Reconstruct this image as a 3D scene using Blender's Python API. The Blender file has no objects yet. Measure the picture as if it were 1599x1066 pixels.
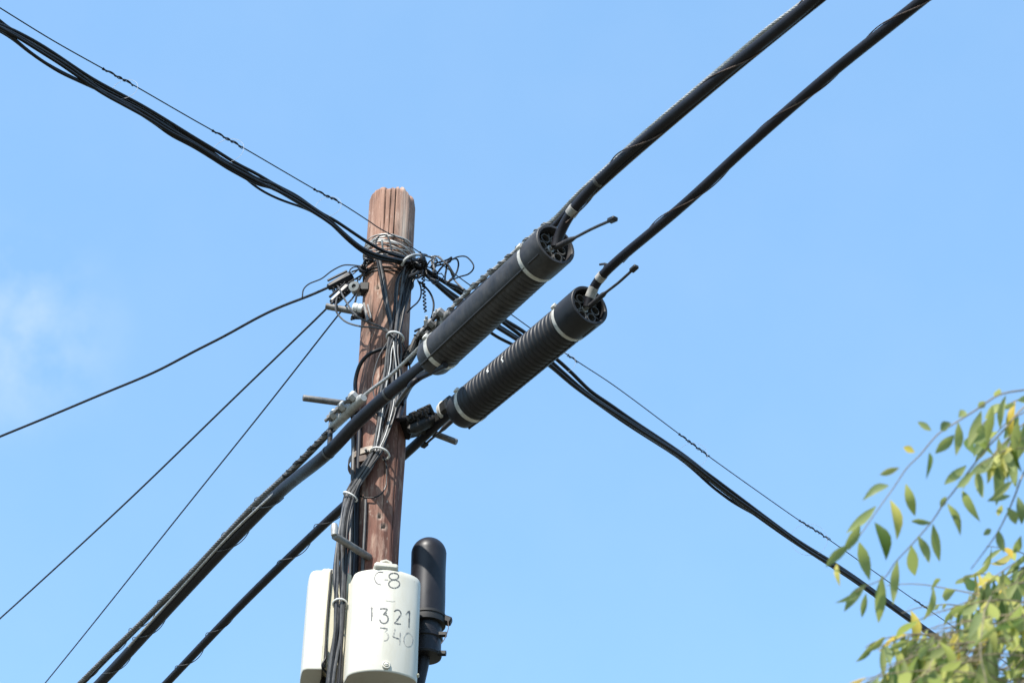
import bpy, math, random
from mathutils import Vector, Matrix, noise as mnoise

random.seed(7)
R = math.radians
sc = bpy.context.scene
C = sc.collection

# ------------------------------------------------------------------ camera
W0, H0, F = 1599.0, 1066.0, 2760.0
PITCH = R(38.0)
CAM = Vector((0, 0, 1.6))
cd = bpy.data.cameras.new('camera')
cam = bpy.data.objects.new('camera', cd)
C.objects.link(cam)
cam.location = CAM
cam.rotation_euler = (R(90) + PITCH, 0, 0)
cd.sensor_width = 36.0
cd.lens = 36.0 * F / W0
cd.clip_start = 0.05
cd.clip_end = 5000
cd.dof.use_dof = True
cd.dof.focus_distance = 7.3
cd.dof.aperture_fstop = 6.2
sc.camera = cam

# ------------------------------------------------------------------ light
SUN_EL, SUN_AZ = 49.0, 209.0          # azimuth clockwise from +Y (the camera looks to +Y)
to_sun = Vector((math.sin(R(SUN_AZ)) * math.cos(R(SUN_EL)), math.cos(R(SUN_AZ)) * math.cos(R(SUN_EL)), math.sin(R(SUN_EL))))
sl = bpy.data.lights.new('sun', 'SUN')
sl.energy = 3.7
sl.angle = R(0.5)
sl.color = (1.0, 0.955, 0.88)
so = bpy.data.objects.new('sun', sl)
C.objects.link(so)
so.rotation_euler = (-to_sun).to_track_quat('-Z', 'Y').to_euler()
so.location = to_sun * 30

world = bpy.data.worlds.new('World')
sc.world = world
world.use_nodes = True
wt = world.node_tree
wt.nodes.clear()
wo = wt.nodes.new('ShaderNodeOutputWorld')
bg = wt.nodes.new('ShaderNodeBackground')
sky = wt.nodes.new('ShaderNodeTexSky')
sky.sky_type = 'NISHITA'
sky.sun_disc = False
sky.sun_elevation = R(SUN_EL)
sky.sun_rotation = R(SUN_AZ)
sky.air_density = 1.0
sky.dust_density = 0.6
sky.ozone_density = 1.6
SKY_STRENGTH = 0.15
bg.inputs['Strength'].default_value = SKY_STRENGTH
# thin high cloud veil: soft noise over the sky directions
tc = wt.nodes.new('ShaderNodeTexCoord')
nz = wt.nodes.new('ShaderNodeTexNoise')
nz.inputs['Scale'].default_value = 13.0
nz.inputs['Detail'].default_value = 5.0
nz.inputs['Roughness'].default_value = 0.55
wt.links.new(tc.outputs['Generated'], nz.inputs['Vector'])
cr = wt.nodes.new('ShaderNodeValToRGB')
cr.color_ramp.elements[0].position = 0.34
cr.color_ramp.elements[0].color = (0, 0, 0, 1)
cr.color_ramp.elements[1].position = 0.70
cr.color_ramp.elements[1].color = (1, 1, 1, 1)
wt.links.new(nz.outputs['Fac'], cr.inputs['Fac'])
# one stronger wisp, in one part of the sky
wispdir = Vector((-0.284, 0.783, 0.620)).normalized()
dist = wt.nodes.new('ShaderNodeVectorMath'); dist.operation = 'DISTANCE'
wt.links.new(tc.outputs['Generated'], dist.inputs[0])
dist.inputs[1].default_value = wispdir
mr = wt.nodes.new('ShaderNodeMapRange')
mr.interpolation_type = 'SMOOTHSTEP'
mr.inputs['From Min'].default_value = 0.0
mr.inputs['From Max'].default_value = 0.075
mr.inputs['To Min'].default_value = 0.75
mr.inputs['To Max'].default_value = 0.03
wt.links.new(dist.outputs['Value'], mr.inputs['Value'])
mu = wt.nodes.new('ShaderNodeMath'); mu.operation = 'MULTIPLY'
wt.links.new(cr.outputs['Color'], mu.inputs[0])
wt.links.new(mr.outputs['Result'], mu.inputs[1])
tint = wt.nodes.new('ShaderNodeMixRGB'); tint.blend_type = 'MULTIPLY'
tint.inputs[0].default_value = 1.0
tint.inputs[2].default_value = (1.03, 1.20, 1.18, 1)
wt.links.new(sky.outputs['Color'], tint.inputs[1])
ev = wt.nodes.new('ShaderNodeMixRGB'); ev.inputs[0].default_value = 0.6
ev.inputs[2].default_value = (0.90, 1.72, 2.90, 1)      # flat sky colour painted in to even out the brightness gradient
wt.links.new(tint.outputs['Color'], ev.inputs[1])
mx = wt.nodes.new('ShaderNodeMixRGB')
mx.inputs[2].default_value = (2.7, 3.0, 3.3, 1)
wt.links.new(mu.outputs['Value'], mx.inputs[0])
wt.links.new(ev.outputs['Color'], mx.inputs[1])
wt.links.new(mx.outputs['Color'], bg.inputs['Color'])
wt.links.new(bg.outputs['Background'], wo.inputs['Surface'])

sc.view_settings.view_transform = 'Standard'
sc.view_settings.look = 'None'
sc.view_settings.gamma = 1.0
sc.view_settings.exposure = 1.2
sc.render.engine = 'CYCLES'
sc.cycles.use_denoising = True
sc.cycles.max_bounces = 6

# ------------------------------------------------------------------ unprojection helpers
CP, SP = math.cos(PITCH), math.sin(PITCH)
def ray(px, py):
    x = (px - W0 / 2) / F
    y = -(py - H0 / 2) / F
    return Vector((x, CP - y * SP, SP + y * CP))      # depth along the optical axis is 1
def at(px, py, Y):
    d = ray(px, py)
    return CAM + d * (Y / d.y)
class VPlane:
    """A vertical plane through (x, y) that runs along azimuth az."""
    def __init__(self, x, y, az):
        self.p = Vector((x, y, 0)); a = R(az)
        self.d = Vector((math.sin(a), math.cos(a), 0))
        self.n = Vector((math.cos(a), -math.sin(a), 0))
    def __call__(self, px, py):
        d = ray(px, py)
        t = self.n.dot(self.p - CAM) / self.n.dot(d)
        return CAM + d * t
    def off(self, k):                                  # a parallel plane k metres towards the camera's side
        s = 1 if self.n.dot(CAM - self.p) > 0 else -1
        q = VPlane(0, 0, 0); q.p = self.p + self.n * (k * s); q.d = self.d; q.n = self.n
        return q
POLE_X, POLE_Y, POLE_R = -0.548, 6.0, 0.106
def onpole(px, py, lift=0.006):
    d = ray(px, py); rr = POLE_R + lift
    ox, oy = CAM.x - POLE_X, CAM.y - POLE_Y
    a = d.x * d.x + d.y * d.y; b = 2 * (ox * d.x + oy * d.y); c = ox * ox + oy * oy - rr * rr
    q = b * b - 4 * a * c
    t = (-b - math.sqrt(q)) / (2 * a) if q > 0 else -b / (2 * a)
    return CAM + d * t
def pxsize(p, n):                                      # metres that n photo pixels cover at point p
    v = p - CAM
    return n * (v.y * CP + v.z * SP) / F

# ------------------------------------------------------------------ mesh building
class MB:
    def __init__(self):
        self.v = []; self.f = []; self.m = []
    def add(self, vs, fs, mi=0):
        o = len(self.v)
        self.v += [Vector(p) for p in vs]
        self.f += [tuple(i + o for i in f) for f in fs]
        self.m += [mi] * len(fs)
    def tube(self, pts, r, sides=8, caps=True, mi=0):
        pts = [Vector(p) for p in pts]; n = len(pts)
        rs = r if isinstance(r, (list, tuple)) else [r] * n
        tang = []
        for i in range(n):
            t = pts[min(i + 1, n - 1)] - pts[max(i - 1, 0)]
            tang.append(t.normalized() if t.length > 1e-9 else Vector((0, 0, 1)))
        up = Vector((0, 0, 1)) if abs(tang[0].z) < 0.9 else Vector((1, 0, 0))
        nrm = (up - tang[0] * up.dot(tang[0])).normalized()
        vs, fs = [], []
        for i in range(n):
            nrm = (nrm - tang[i] * nrm.dot(tang[i]))
            nrm = nrm.normalized() if nrm.length > 1e-9 else tang[i].orthogonal().normalized()
            bn = tang[i].cross(nrm)
            for k in range(sides):
                a = 2 * math.pi * k / sides
                vs.append(pts[i] + (nrm * math.cos(a) + bn * math.sin(a)) * rs[i])
        for i in range(n - 1):
            for k in range(sides):
                k2 = (k + 1) % sides
                fs.append((i * sides + k, i * sides + k2, (i + 1) * sides + k2, (i + 1) * sides + k))
        if caps:
            fs.append(tuple(range(sides))[::-1])
            fs.append(tuple((n - 1) * sides + k for k in range(sides)))
        self.add(vs, fs, mi)
    def lathe(self, prof, origin, axis, ref, sides=32, mi=0, rfun=None, capmi=None):
        """prof: list of (x along the axis, radius)"""
        a = Vector(axis).normalized(); e1 = Vector(ref); e1 = (e1 - a * e1.dot(a)).normalized(); e2 = a.cross(e1)
        vs, fs = [], []
        for (x, r) in prof:
            for k in range(sides):
                th = 2 * math.pi * k / sides
                rr = r if rfun is None else rfun(x, r, th)
                vs.append(Vector(origin) + a * x + (e1 * math.cos(th) + e2 * math.sin(th)) * rr)
        n = len(prof)
        for i in range(n - 1):
            for k in range(sides):
                k2 = (k + 1) % sides
                fs.append((i * sides + k, (i + 1) * sides + k, (i + 1) * sides + k2, i * sides + k2))
        fs.append(tuple(range(sides)))
        fs.append(tuple((n - 1) * sides + k for k in range(sides))[::-1])
        self.add(vs, fs, mi)
        if capmi is not None: self.m[-2:] = [capmi, capmi]
    def box(self, c, sx, sy, sz, rot=None, bev=0.12, mi=0):
        """box with chamfered edges round c; rot: 3x3 whose columns are the box axes"""
        rot = rot or Matrix.Identity(3)
        h = Vector((sx / 2, sy / 2, sz / 2)); b = min(sx, sy, sz) * bev
        vs = []; idx = {}
        for i in (-1, 1):
            for j in (-1, 1):
                for k in (-1, 1):
                    for ax in range(3):
                        p = [i * h.x, j * h.y, k * h.z]
                        s = (i, j, k)
                        for q in range(3):
                            if q != ax: p[q] -= s[q] * b
                        idx[(i, j, k, ax)] = len(vs)
                        vs.append(Vector(c) + rot @ Vector(p))
        fs = []
        for ax in range(3):
            o = [q for q in range(3) if q != ax]
            for s in (-1, 1):
                lp = []
                for (u, w) in ((-1, -1), (1, -1), (1, 1), (-1, 1)):
                    t = [0, 0, 0]; t[ax] = s; t[o[0]] = u; t[o[1]] = w
                    lp.append(idx[(t[0], t[1], t[2], ax)])
                fs.append(tuple(lp))
            for u in (-1, 1):
                for w in (-1, 1):
                    t0 = [0, 0, 0]; t0[ax] = -1; t0[o[0]] = u; t0[o[1]] = w
                    t1 = list(t0); t1[ax] = 1
                    fs.append((idx[(*t0, o[0])], idx[(*t1, o[0])], idx[(*t1, o[1])], idx[(*t0, o[1])]))
        for i in (-1, 1):
            for j in (-1, 1):
                for k in (-1, 1):
                    fs.append(tuple(idx[(i, j, k, ax)] for ax in range(3)))
        self.add(vs, fs, mi)

def build(name, mb, mat, parent=None, smooth=True, angle=40):
    me = bpy.data.meshes.new(name)
    if parent is not None:
        inv = parent.matrix_basis.inverted(); org = None
        vs = [inv @ p for p in mb.v] if parent.parent is None else [(parent.parent.matrix_basis @ parent.matrix_basis).inverted() @ p for p in mb.v]
    else:
        org = sum(mb.v, Vector()) / len(mb.v)
        vs = [p - org for p in mb.v]
    me.from_pydata(vs, [], mb.f)
    mats = mat if isinstance(mat, (list, tuple)) else [mat]
    for m in mats: me.materials.append(m)
    me.polygons.foreach_set('material_index', mb.m)
    me.validate()
    import bmesh
    bm = bmesh.new(); bm.from_mesh(me)
    bmesh.ops.recalc_face_normals(bm, faces=bm.faces)
    bm.to_mesh(me); bm.free()
    if smooth:
        me.polygons.foreach_set('use_smooth', [True] * len(me.polygons))
        me.set_sharp_from_angle(angle=R(angle))
    o = bpy.data.objects.new(name, me)
    C.objects.link(o)
    if parent is not None: o.parent = parent
    else: o.location = org
    return o
def tag(o, label, cat, group=None, kind=None):
    if label: o['label'] = label
    if cat: o['category'] = cat
    if group: o['group'] = group
    if kind: o['kind'] = kind
    return o
def thing(name, label, cat, loc, group=None, rot=None):
    o = bpy.data.objects.new(name, None)
    C.objects.link(o)
    m = Matrix.Translation(Vector(loc))
    if rot is not None: m = m @ rot.to_4x4()
    o.matrix_basis = m
    o.empty_display_size = 0.1
    return tag(o, label, cat, group)

def spline(pts, n=8):
    P = [Vector(p) for p in pts]
    if len(P) < 3:
        return [P[0].lerp(P[-1], i / n) for i in range(n + 1)]
    out = []
    Q = [P[0] * 2 - P[1]] + P + [P[-1] * 2 - P[-2]]
    for i in range(1, len(Q) - 2):
        p0, p1, p2, p3 = Q[i - 1:i + 3]
        for k in range(n):
            t = k / n
            out.append(0.5 * ((2 * p1) + (p2 - p0) * t + (2 * p0 - 5 * p1 + 4 * p2 - p3) * t * t + (3 * p1 - p0 - 3 * p2 + p3) * t ** 3))
    out.append(P[-1])
    return out
def extend(pts, a=0.0, b=0.0):
    pts = [Vector(p) for p in pts]
    for end, L in ((0, a), (1, b)):
        if not L: continue
        p, q = (pts[0], pts[1]) if end == 0 else (pts[-1], pts[-2])
        d = (p - q).normalized(); s_ = (p - q).length; run = 0.0; new = []
        while run < L:
            s_ *= 1.25; run += s_; new.append(p + d * run)
        pts = new[::-1] + pts if end == 0 else pts + new
    return pts
def relax(P, it=60):
    P = [p.copy() for p in P]
    for _ in range(it):
        P = [P[0]] + [P[i] * 0.5 + (P[i - 1] + P[i + 1]) * 0.25 for i in range(1, len(P) - 1)] + [P[-1]]
    return P
def resample(pts, step):
    out = [pts[0].copy()]; acc = 0.0
    for i in range(len(pts) - 1):
        a, b = pts[i], pts[i + 1]; L = (b - a).length
        pos = step - acc
        while pos <= L:
            out.append(a.lerp(b, pos / L)); pos += step
        acc = L - (pos - step)
    return out
def frames(pts):
    n = len(pts); fr = []
    t0 = (pts[1] - pts[0]).normalized(); nrm = t0.orthogonal().normalized()
    for i in range(n):
        t = (pts[min(i + 1, n - 1)] - pts[max(i - 1, 0)]).normalized()
        nrm = (nrm - t * nrm.dot(t)).normalized()
        fr.append((t, nrm, t.cross(nrm)))
    return fr
def helix(pts, rad, pitch, phase=0.0, step=None, jit=0.0):
    """a helix of radius rad wound round the path"""
    step = step or pitch / 12
    P = resample(pts, step); out = []
    fr = frames(P); s = 0.0
    for i, p in enumerate(P):
        a = phase + 2 * math.pi * s / pitch + jit * math.sin(s * 3.1 + phase)
        t, u, v = fr[i]
        out.append(p + (u * math.cos(a) + v * math.sin(a)) * rad * (1 + jit * 0.8 * math.sin(s * 5.3)))
        s += step
    return out
def strand_mb(pts, rad, pitch, wires=6, step=None):
    mb = MB(); w = rad * 0.42
    for k in range(wires):
        mb.tube(helix(pts, rad - w, pitch, 2 * math.pi * k / wires, step or pitch / 8), w, 5)
    mb.tube(resample(pts, pitch / 4), rad - w, 6)
    return mb

# ------------------------------------------------------------------ materials
def new_mat(name):
    m = bpy.data.materials.new(name); m.use_nodes = True
    nt = m.node_tree
    return m, nt, nt.nodes['Principled BSDF']
def N(nt, t, **kw):
    n = nt.nodes.new(t)
    for k, v in kw.items(): setattr(n, k, v)
    return n
def ramp(nt, fac, stops):
    r = N(nt, 'ShaderNodeValToRGB'); e = r.color_ramp.elements
    while len(e) < len(stops): e.new(0.5)
    for i, (p, c) in enumerate(stops):
        e[i].position = p; e[i].color = (*c, 1) if len(c) == 3 else c
    nt.links.new(fac, r.inputs['Fac'])
    return r.outputs['Color']
def noise_tex(nt, scale, detail=4, rough=0.55, stretch=None, coord='Object'):
    tc = N(nt, 'ShaderNodeTexCoord'); src = tc.outputs[coord]
    if stretch:
        mp = N(nt, 'ShaderNodeMapping'); mp.inputs['Scale'].default_value = stretch
        nt.links.new(src, mp.inputs['Vector']); src = mp.outputs['Vector']
    n = N(nt, 'ShaderNodeTexNoise')
    n.inputs['Scale'].default_value = scale; n.inputs['Detail'].default_value = detail; n.inputs['Roughness'].default_value = rough
    nt.links.new(src, n.inputs['Vector'])
    return n.outputs['Fac']
def mixc(nt, a, b, fac, mode='MIX'):
    m = N(nt, 'ShaderNodeMixRGB', blend_type=mode)
    for s, i in ((a, 1), (b, 2), (fac, 0)):
        if hasattr(s, 'links'): nt.links.new(s, m.inputs[i])
        elif isinstance(s, (int, float)): m.inputs[i].default_value = s
        else: m.inputs[i].default_value = (*s, 1)
    return m.outputs['Color']
def bump(nt, b, h, strength=0.3, distance=0.002):
    n = N(nt, 'ShaderNodeBump'); n.inputs['Strength'].default_value = strength; n.inputs['Distance'].default_value = distance
    nt.links.new(h, n.inputs['Height']); nt.links.new(n.outputs['Normal'], b.inputs['Normal'])
def simple(name, c1, c2, rough=0.5, scale=30, metal=0.0, stretch=None, bmp=0.0, spec=0.5, rr=0.12):
    m, nt, b = new_mat(name)
    f = noise_tex(nt, scale, 5, 0.6, stretch)
    nt.links.new(ramp(nt, f, [(0.3, c1), (0.7, c2)]), b.inputs['Base Color'])
    g = N(nt, 'ShaderNodeMapRange')
    g.inputs['To Min'].default_value = rough - rr; g.inputs['To Max'].default_value = rough + rr
    nt.links.new(f, g.inputs['Value']); nt.links.new(g.outputs['Result'], b.inputs['Roughness'])
    b.inputs['Metallic'].default_value = metal
    b.inputs['Specular IOR Level'].default_value = spec
    if bmp: bump(nt, b, f, bmp)
    return m
M = {}
M['cable'] = simple('black_cable', (0.005, 0.005, 0.006), (0.012, 0.012, 0.014), 0.42, 25, spec=0.3)
M['thick_cable'] = simple('thick_cable_sheath', (0.0065, 0.0058, 0.008), (0.016, 0.0145, 0.019), 0.48, 14, bmp=0.1, spec=0.26)
M['worn_cable'] = simple('weathered_cable', (0.03, 0.029, 0.028), (0.085, 0.08, 0.077), 0.45, 30)
M['thin_wire'] = simple('thin_wire', (0.012, 0.015, 0.02), (0.035, 0.04, 0.05), 0.5, 40, spec=0.3)
M['galv'] = simple('galvanised_steel', (0.26, 0.26, 0.25), (0.46, 0.45, 0.43), 0.5, 40, metal=0.35, bmp=0.15)
M['galv_dull'] = simple('dull_galvanised_steel', (0.09, 0.09, 0.088), (0.21, 0.20, 0.19), 0.58, 35, metal=0.35, bmp=0.15)
M['dark_steel'] = simple('dark_steel', (0.010, 0.010, 0.010), (0.034, 0.031, 0.028), 0.6, 30, metal=0.3, bmp=0.2)
M['rust'] = simple('rusty_wire', (0.05, 0.034, 0.028), (0.13, 0.085, 0.065), 0.7, 60)
M['dull_tape'] = simple('dull_grey_tape', (0.20, 0.19, 0.17), (0.42, 0.40, 0.37), 0.55, 40)
M['strap'] = simple('rusty_strap', (0.16, 0.11, 0.08), (0.38, 0.34, 0.28), 0.6, 45, metal=0.2, bmp=0.2)
M['tape'] = simple('white_tape', (0.36, 0.34, 0.30), (0.62, 0.60, 0.55), 0.5, 40)
M['pale_plastic'] = simple('pale_plastic_ring', (0.55, 0.55, 0.53), (0.75, 0.75, 0.73), 0.45, 40)
M['porcelain'] = simple('porcelain', (0.66, 0.65, 0.62), (0.8, 0.79, 0.77), 0.25, 20)
M['spool'] = simple('grey_spool', (0.12, 0.13, 0.13), (0.24, 0.25, 0.24), 0.4, 30)
M['closure'] = simple('closure_plastic', (0.018, 0.017, 0.019), (0.058, 0.055, 0.056), 0.52, 22, bmp=0.06, spec=0.32)
M['closure_glossy'] = simple('closure_plastic_glossy', (0.0075, 0.007, 0.009), (0.021, 0.020, 0.022), 0.52, 18, bmp=0.05, spec=0.38)
M['closure_in'] = simple('closure_inside', (0.005, 0.005, 0.006), (0.012, 0.0115, 0.0115), 0.6, 30)
M['port'] = simple('closure_port', (0.05, 0.047, 0.043), (0.15, 0.14, 0.13), 0.5, 60)
M['dome'] = simple('dome_plastic', (0.006, 0.0055, 0.0075), (0.015, 0.014, 0.018), 0.42, 12, bmp=0.05, spec=0.32)
M['ring_wire'] = simple('ring_wire', (0.16, 0.18, 0.22), (0.25, 0.27, 0.30), 0.5, 40)

# painted box: cream white with dirt runs
def box_mat(name, base, dirt):
    m, nt, b = new_mat(name)
    f = noise_tex(nt, 9, 6, 0.6, (1, 1, 0.35)); g = noise_tex(nt, 60, 3, 0.6)
    c = mixc(nt, base, dirt, ramp(nt, f, [(0.5, (0, 0, 0)), (0.78, (1, 1, 1))]))
    c = mixc(nt, c, (0.36, 0.33, 0.27), ramp(nt, g, [(0.66, (0, 0, 0)), (0.78, (0.6, 0.6, 0.6))]))
    run = noise_tex(nt, 38, 5, 0.6, (1, 1, 0.06))
    c = mixc(nt, c, (0.40, 0.355, 0.26), ramp(nt, run, [(0.58, (0, 0, 0)), (0.74, (0.38, 0.38, 0.38))]))
    nt.links.new(c, b.inputs['Base Color'])
    b.inputs['Roughness'].default_value = 0.42
    bump(nt, b, f, 0.08)
    return m
M['box_white'] = box_mat('box_white_paint', (0.56, 0.535, 0.465), (0.48, 0.445, 0.355))
M['box_cream'] = box_mat('box_cream_paint', (0.52, 0.48, 0.355), (0.40, 0.355, 0.24))
# marker strokes: patchy worn grey ink
def ink(name, lo, hi, dk):
    m, nt, b = new_mat(name)
    f = noise_tex(nt, 55, 4, 0.7)
    nt.links.new(ramp(nt, f, [(lo, dk), (hi, (0.55, 0.525, 0.455))]), b.inputs['Base Color'])
    b.inputs['Roughness'].default_value = 0.5
    return m
M['ink'] = ink('worn_ink', 0.54, 0.74, (0.085, 0.085, 0.085))
M['ink_faint'] = ink('faint_ink', 0.40, 0.66, (0.22, 0.215, 0.205))

# pole wood
def wood():
    m, nt, b = new_mat('weathered_pole_wood')
    tc = N(nt, 'ShaderNodeTexCoord')
    grain = noise_tex(nt, 26, 8, 0.65, (1, 1, 0.05))
    fine = noise_tex(nt, 120, 6, 0.7, (1, 1, 0.03))
    blot = noise_tex(nt, 5, 5, 0.6, (1, 1, 0.45))
    spk = noise_tex(nt, 45, 4, 0.6, (1, 1, 0.5))
    col = ramp(nt, grain, [(0.26, (0.11, 0.056, 0.038)), (0.42, (0.22, 0.118, 0.082)), (0.56, (0.31, 0.178, 0.128)), (0.78, (0.40, 0.28, 0.215))])
    red = ramp(nt, grain, [(0.26, (0.055, 0.026, 0.020)), (0.5, (0.155, 0.070, 0.052)), (0.78, (0.25, 0.145, 0.108))])
    # the lower stretch keeps more of its red-brown stain, the top has bleached
    sep = N(nt, 'ShaderNodeSeparateXYZ'); nt.links.new(tc.outputs['Object'], sep.inputs[0])
    hz = N(nt, 'ShaderNodeMapRange'); hz.inputs['From Min'].default_value = 5.5; hz.inputs['From Max'].default_value = 6.6
    nt.links.new(sep.outputs['Z'], hz.inputs['Value'])
    ad = N(nt, 'ShaderNodeMath', operation='MULTIPLY_ADD'); ad.inputs[1].default_value = 1.0
    bl = N(nt, 'ShaderNodeMapRange'); bl.inputs['From Min'].default_value = 0.3; bl.inputs['From Max'].default_value = 0.7
    bl.inputs['To Min'].default_value = -0.3; bl.inputs['To Max'].default_value = 0.3
    nt.links.new(blot, bl.inputs['Value'])
    nt.links.new(hz.outputs['Result'], ad.inputs[0]); nt.links.new(bl.outputs['Result'], ad.inputs[2])
    ad.use_clamp = True
    col = mixc(nt, red, col, ad.outputs['Value'])
    col = mixc(nt, col, (0.05, 0.03, 0.025), ramp(nt, fine, [(0.28, (0.85, 0.85, 0.85)), (0.44, (0, 0, 0))]))
    col = mixc(nt, col, (0.55, 0.48, 0.40), ramp(nt, spk, [(0.64, (0, 0, 0)), (0.74, (0.55, 0.55, 0.55))]))
    mot = noise_tex(nt, 34, 6, 0.7, (1, 1, 0.22))
    col = mixc(nt, col, (0.42, 0.30, 0.235), ramp(nt, mot, [(0.52, (0, 0, 0)), (0.66, (0.55, 0.55, 0.55))]))
    col = mixc(nt, col, (0.06, 0.038, 0.03), ramp(nt, mot, [(0.30, (0.55, 0.55, 0.55)), (0.43, (0, 0, 0))]))
    tar = noise_tex(nt, 9, 6, 0.65, (1, 1, 0.28))
    col = mixc(nt, col, (0.055, 0.042, 0.036), ramp(nt, tar, [(0.56, (0, 0, 0)), (0.68, (0.65, 0.65, 0.65))]))
    # deep drying cracks follow a mesh attribute made with the shape
    at_ = N(nt, 'ShaderNodeAttribute'); at_.attribute_name = 'crack'
    col = mixc(nt, col, (0.028, 0.018, 0.015), at_.outputs['Fac'])
    at2 = N(nt, 'ShaderNodeAttribute'); at2.attribute_name = 'bare'
    col = mixc(nt, col, (0.50, 0.42, 0.35), at2.outputs['Fac'])
    nt.links.new(col, b.inputs['Base Color'])
    b.inputs['Roughness'].default_value = 0.8
    b.inputs['Specular IOR Level'].default_value = 0.25
    h = mixc(nt, grain, fine, 0.4)
    bump(nt, b, h, 0.7, 0.006)
    return m
M['wood'] = wood()

def leaf_mat():
    m, nt, b = new_mat('leaf')
    g = N(nt, 'ShaderNodeNewGeometry')
    col = ramp(nt, g.outputs['Random Per Island'], [(0.0, (0.035, 0.075, 0.016)), (0.26, (0.10, 0.15, 0.03)), (0.52, (0.24, 0.28, 0.06)), (0.82, (0.42, 0.42, 0.13)), (0.92, (0.48, 0.38, 0.07)), (1.0, (0.52, 0.32, 0.03))])
    back = mixc(nt, col, (0.34, 0.38, 0.2), 0.5)
    c2 = mixc(nt, col, back, g.outputs['Backfacing'])
    f = noise_tex(nt, 40, 3)
    c2 = mixc(nt, c2, (0.5, 0.5, 0.5), 0.0)
    nt.links.new(c2, b.inputs['Base Color'])
    b.inputs['Roughness'].default_value = 0.5
    b.inputs['Specular IOR Level'].default_value = 0.25
    tr = N(nt, 'ShaderNodeBsdfTranslucent')
    tcol = mixc(nt, c2, (0.55, 0.62, 0.08), 0.35)
    nt.links.new(tcol, tr.inputs['Color'])
    mxs = N(nt, 'ShaderNodeMixShader'); mxs.inputs[0].default_value = 0.42
    nt.links.new(b.outputs[0], mxs.inputs[1]); nt.links.new(tr.outputs[0], mxs.inputs[2])
    nt.links.new(mxs.outputs[0], nt.nodes['Material Output'].inputs['Surface'])
    return m
M['leaf'] = leaf_mat()
M['twig'] = simple('yellowish_twig', (0.13, 0.12, 0.09), (0.27, 0.21, 0.11), 0.6, 30)
M['bark'] = simple('tree_bark', (0.09, 0.07, 0.05), (0.2, 0.16, 0.12), 0.85, 14, stretch=(1, 1, 0.3), bmp=0.8)
M['ground'] = simple('dry_ground', (0.055, 0.055, 0.035), (0.11, 0.10, 0.07), 0.9, 0.6, rr=0.05)

# ------------------------------------------------------------------ ground
mb = MB()
n = 40; S = 1500.0
gv = []; gf = []
for i in range(n + 1):
    for j in range(n + 1):
        gv.append((-S + 2 * S * i / n, -S + 2 * S * j / n, 0))
for i in range(n):
    for j in range(n):
        a = i * (n + 1) + j
        gf.append((a, a + 1, a + n + 2, a + n + 1))
mb.add(gv, gf)
g = build('ground', mb, M['ground']); g['kind'] = 'structure'

# ------------------------------------------------------------------ utility pole
TOP_Z = at(614, 293, POLE_Y - 0.06).z
pole = thing('utility_pole', 'weathered brown wooden utility pole with rounded cracked top', 'utility pole', (POLE_X, POLE_Y, 0))
def pole_theta(px, py):
    p = onpole(px, py, 0)
    return math.atan2(p.y - POLE_Y, p.x - POLE_X), p.z
# cracks: (theta, z top, z bottom, width, depth) read off the visible side
cracks = []
for (px, y0, y1, w, d) in ((603, 288, 372, 0.030, 0.010), (611, 300, 420, 0.018, 0.007), (619, 290, 392, 0.034, 0.013), (596, 330, 470, 0.016, 0.005), (634, 380, 520, 0.03, 0.009),
                           (628, 430, 560, 0.018, 0.007), (584, 450, 640, 0.015, 0.004), (600, 470, 690, 0.016, 0.005), (611, 560, 820, 0.02, 0.005), (622, 640, 900, 0.02, 0.006),
                           (575, 760, 1010, 0.02, 0.006), (603, 780, 960, 0.013, 0.004), (640, 300, 420, 0.014, 0.004), (588, 520, 660, 0.012, 0.004)):
    th, z0 = pole_theta(px, y0 if y0 > 300 else 300); z1 = onpole(px, y1, 0).z
    if y0 <= 300: z0 = 99
    cracks.append((th, z0, z1, w, d))
for k in range(14):
    cracks.append((random.uniform(0, math.pi), random.uniform(3, 7), random.uniform(0, 3), random.uniform(0.012, 0.03), random.uniform(0.003, 0.008)))
holes = []
for (px, py, r, bare) in ((590, 449, 0.0055, 0.022), (593, 806, 0.0055, 0.02), (599, 822, 0.006, 0.022), (571, 446, 0.0, 0.018), (574, 455, 0.0, 0.014), (596, 462, 0.0, 0.02), (633, 455, 0.008, 0.0), (604, 600, 0.004, 0.0), (640, 470, 0.006, 0)):
    th, z = pole_theta(px, py); holes.append((th, z, r, bare))
zs = [0.0, 0.5, 1, 1.5, 2, 2.5, 3, 3.3]
z = 3.5
while z < TOP_Z - 0.12: zs.append(z); z += 0.011
for k in range(26): zs.append(TOP_Z - 0.12 + 0.12 * (1 - (1 - (k + 1) / 27) ** 1.6))
NT = 260
mb = MB(); vs = []; fs = []; ck = []; br = []
def adiff(a, b): return (a - b + math.pi) % (2 * math.pi) - math.pi
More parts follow.
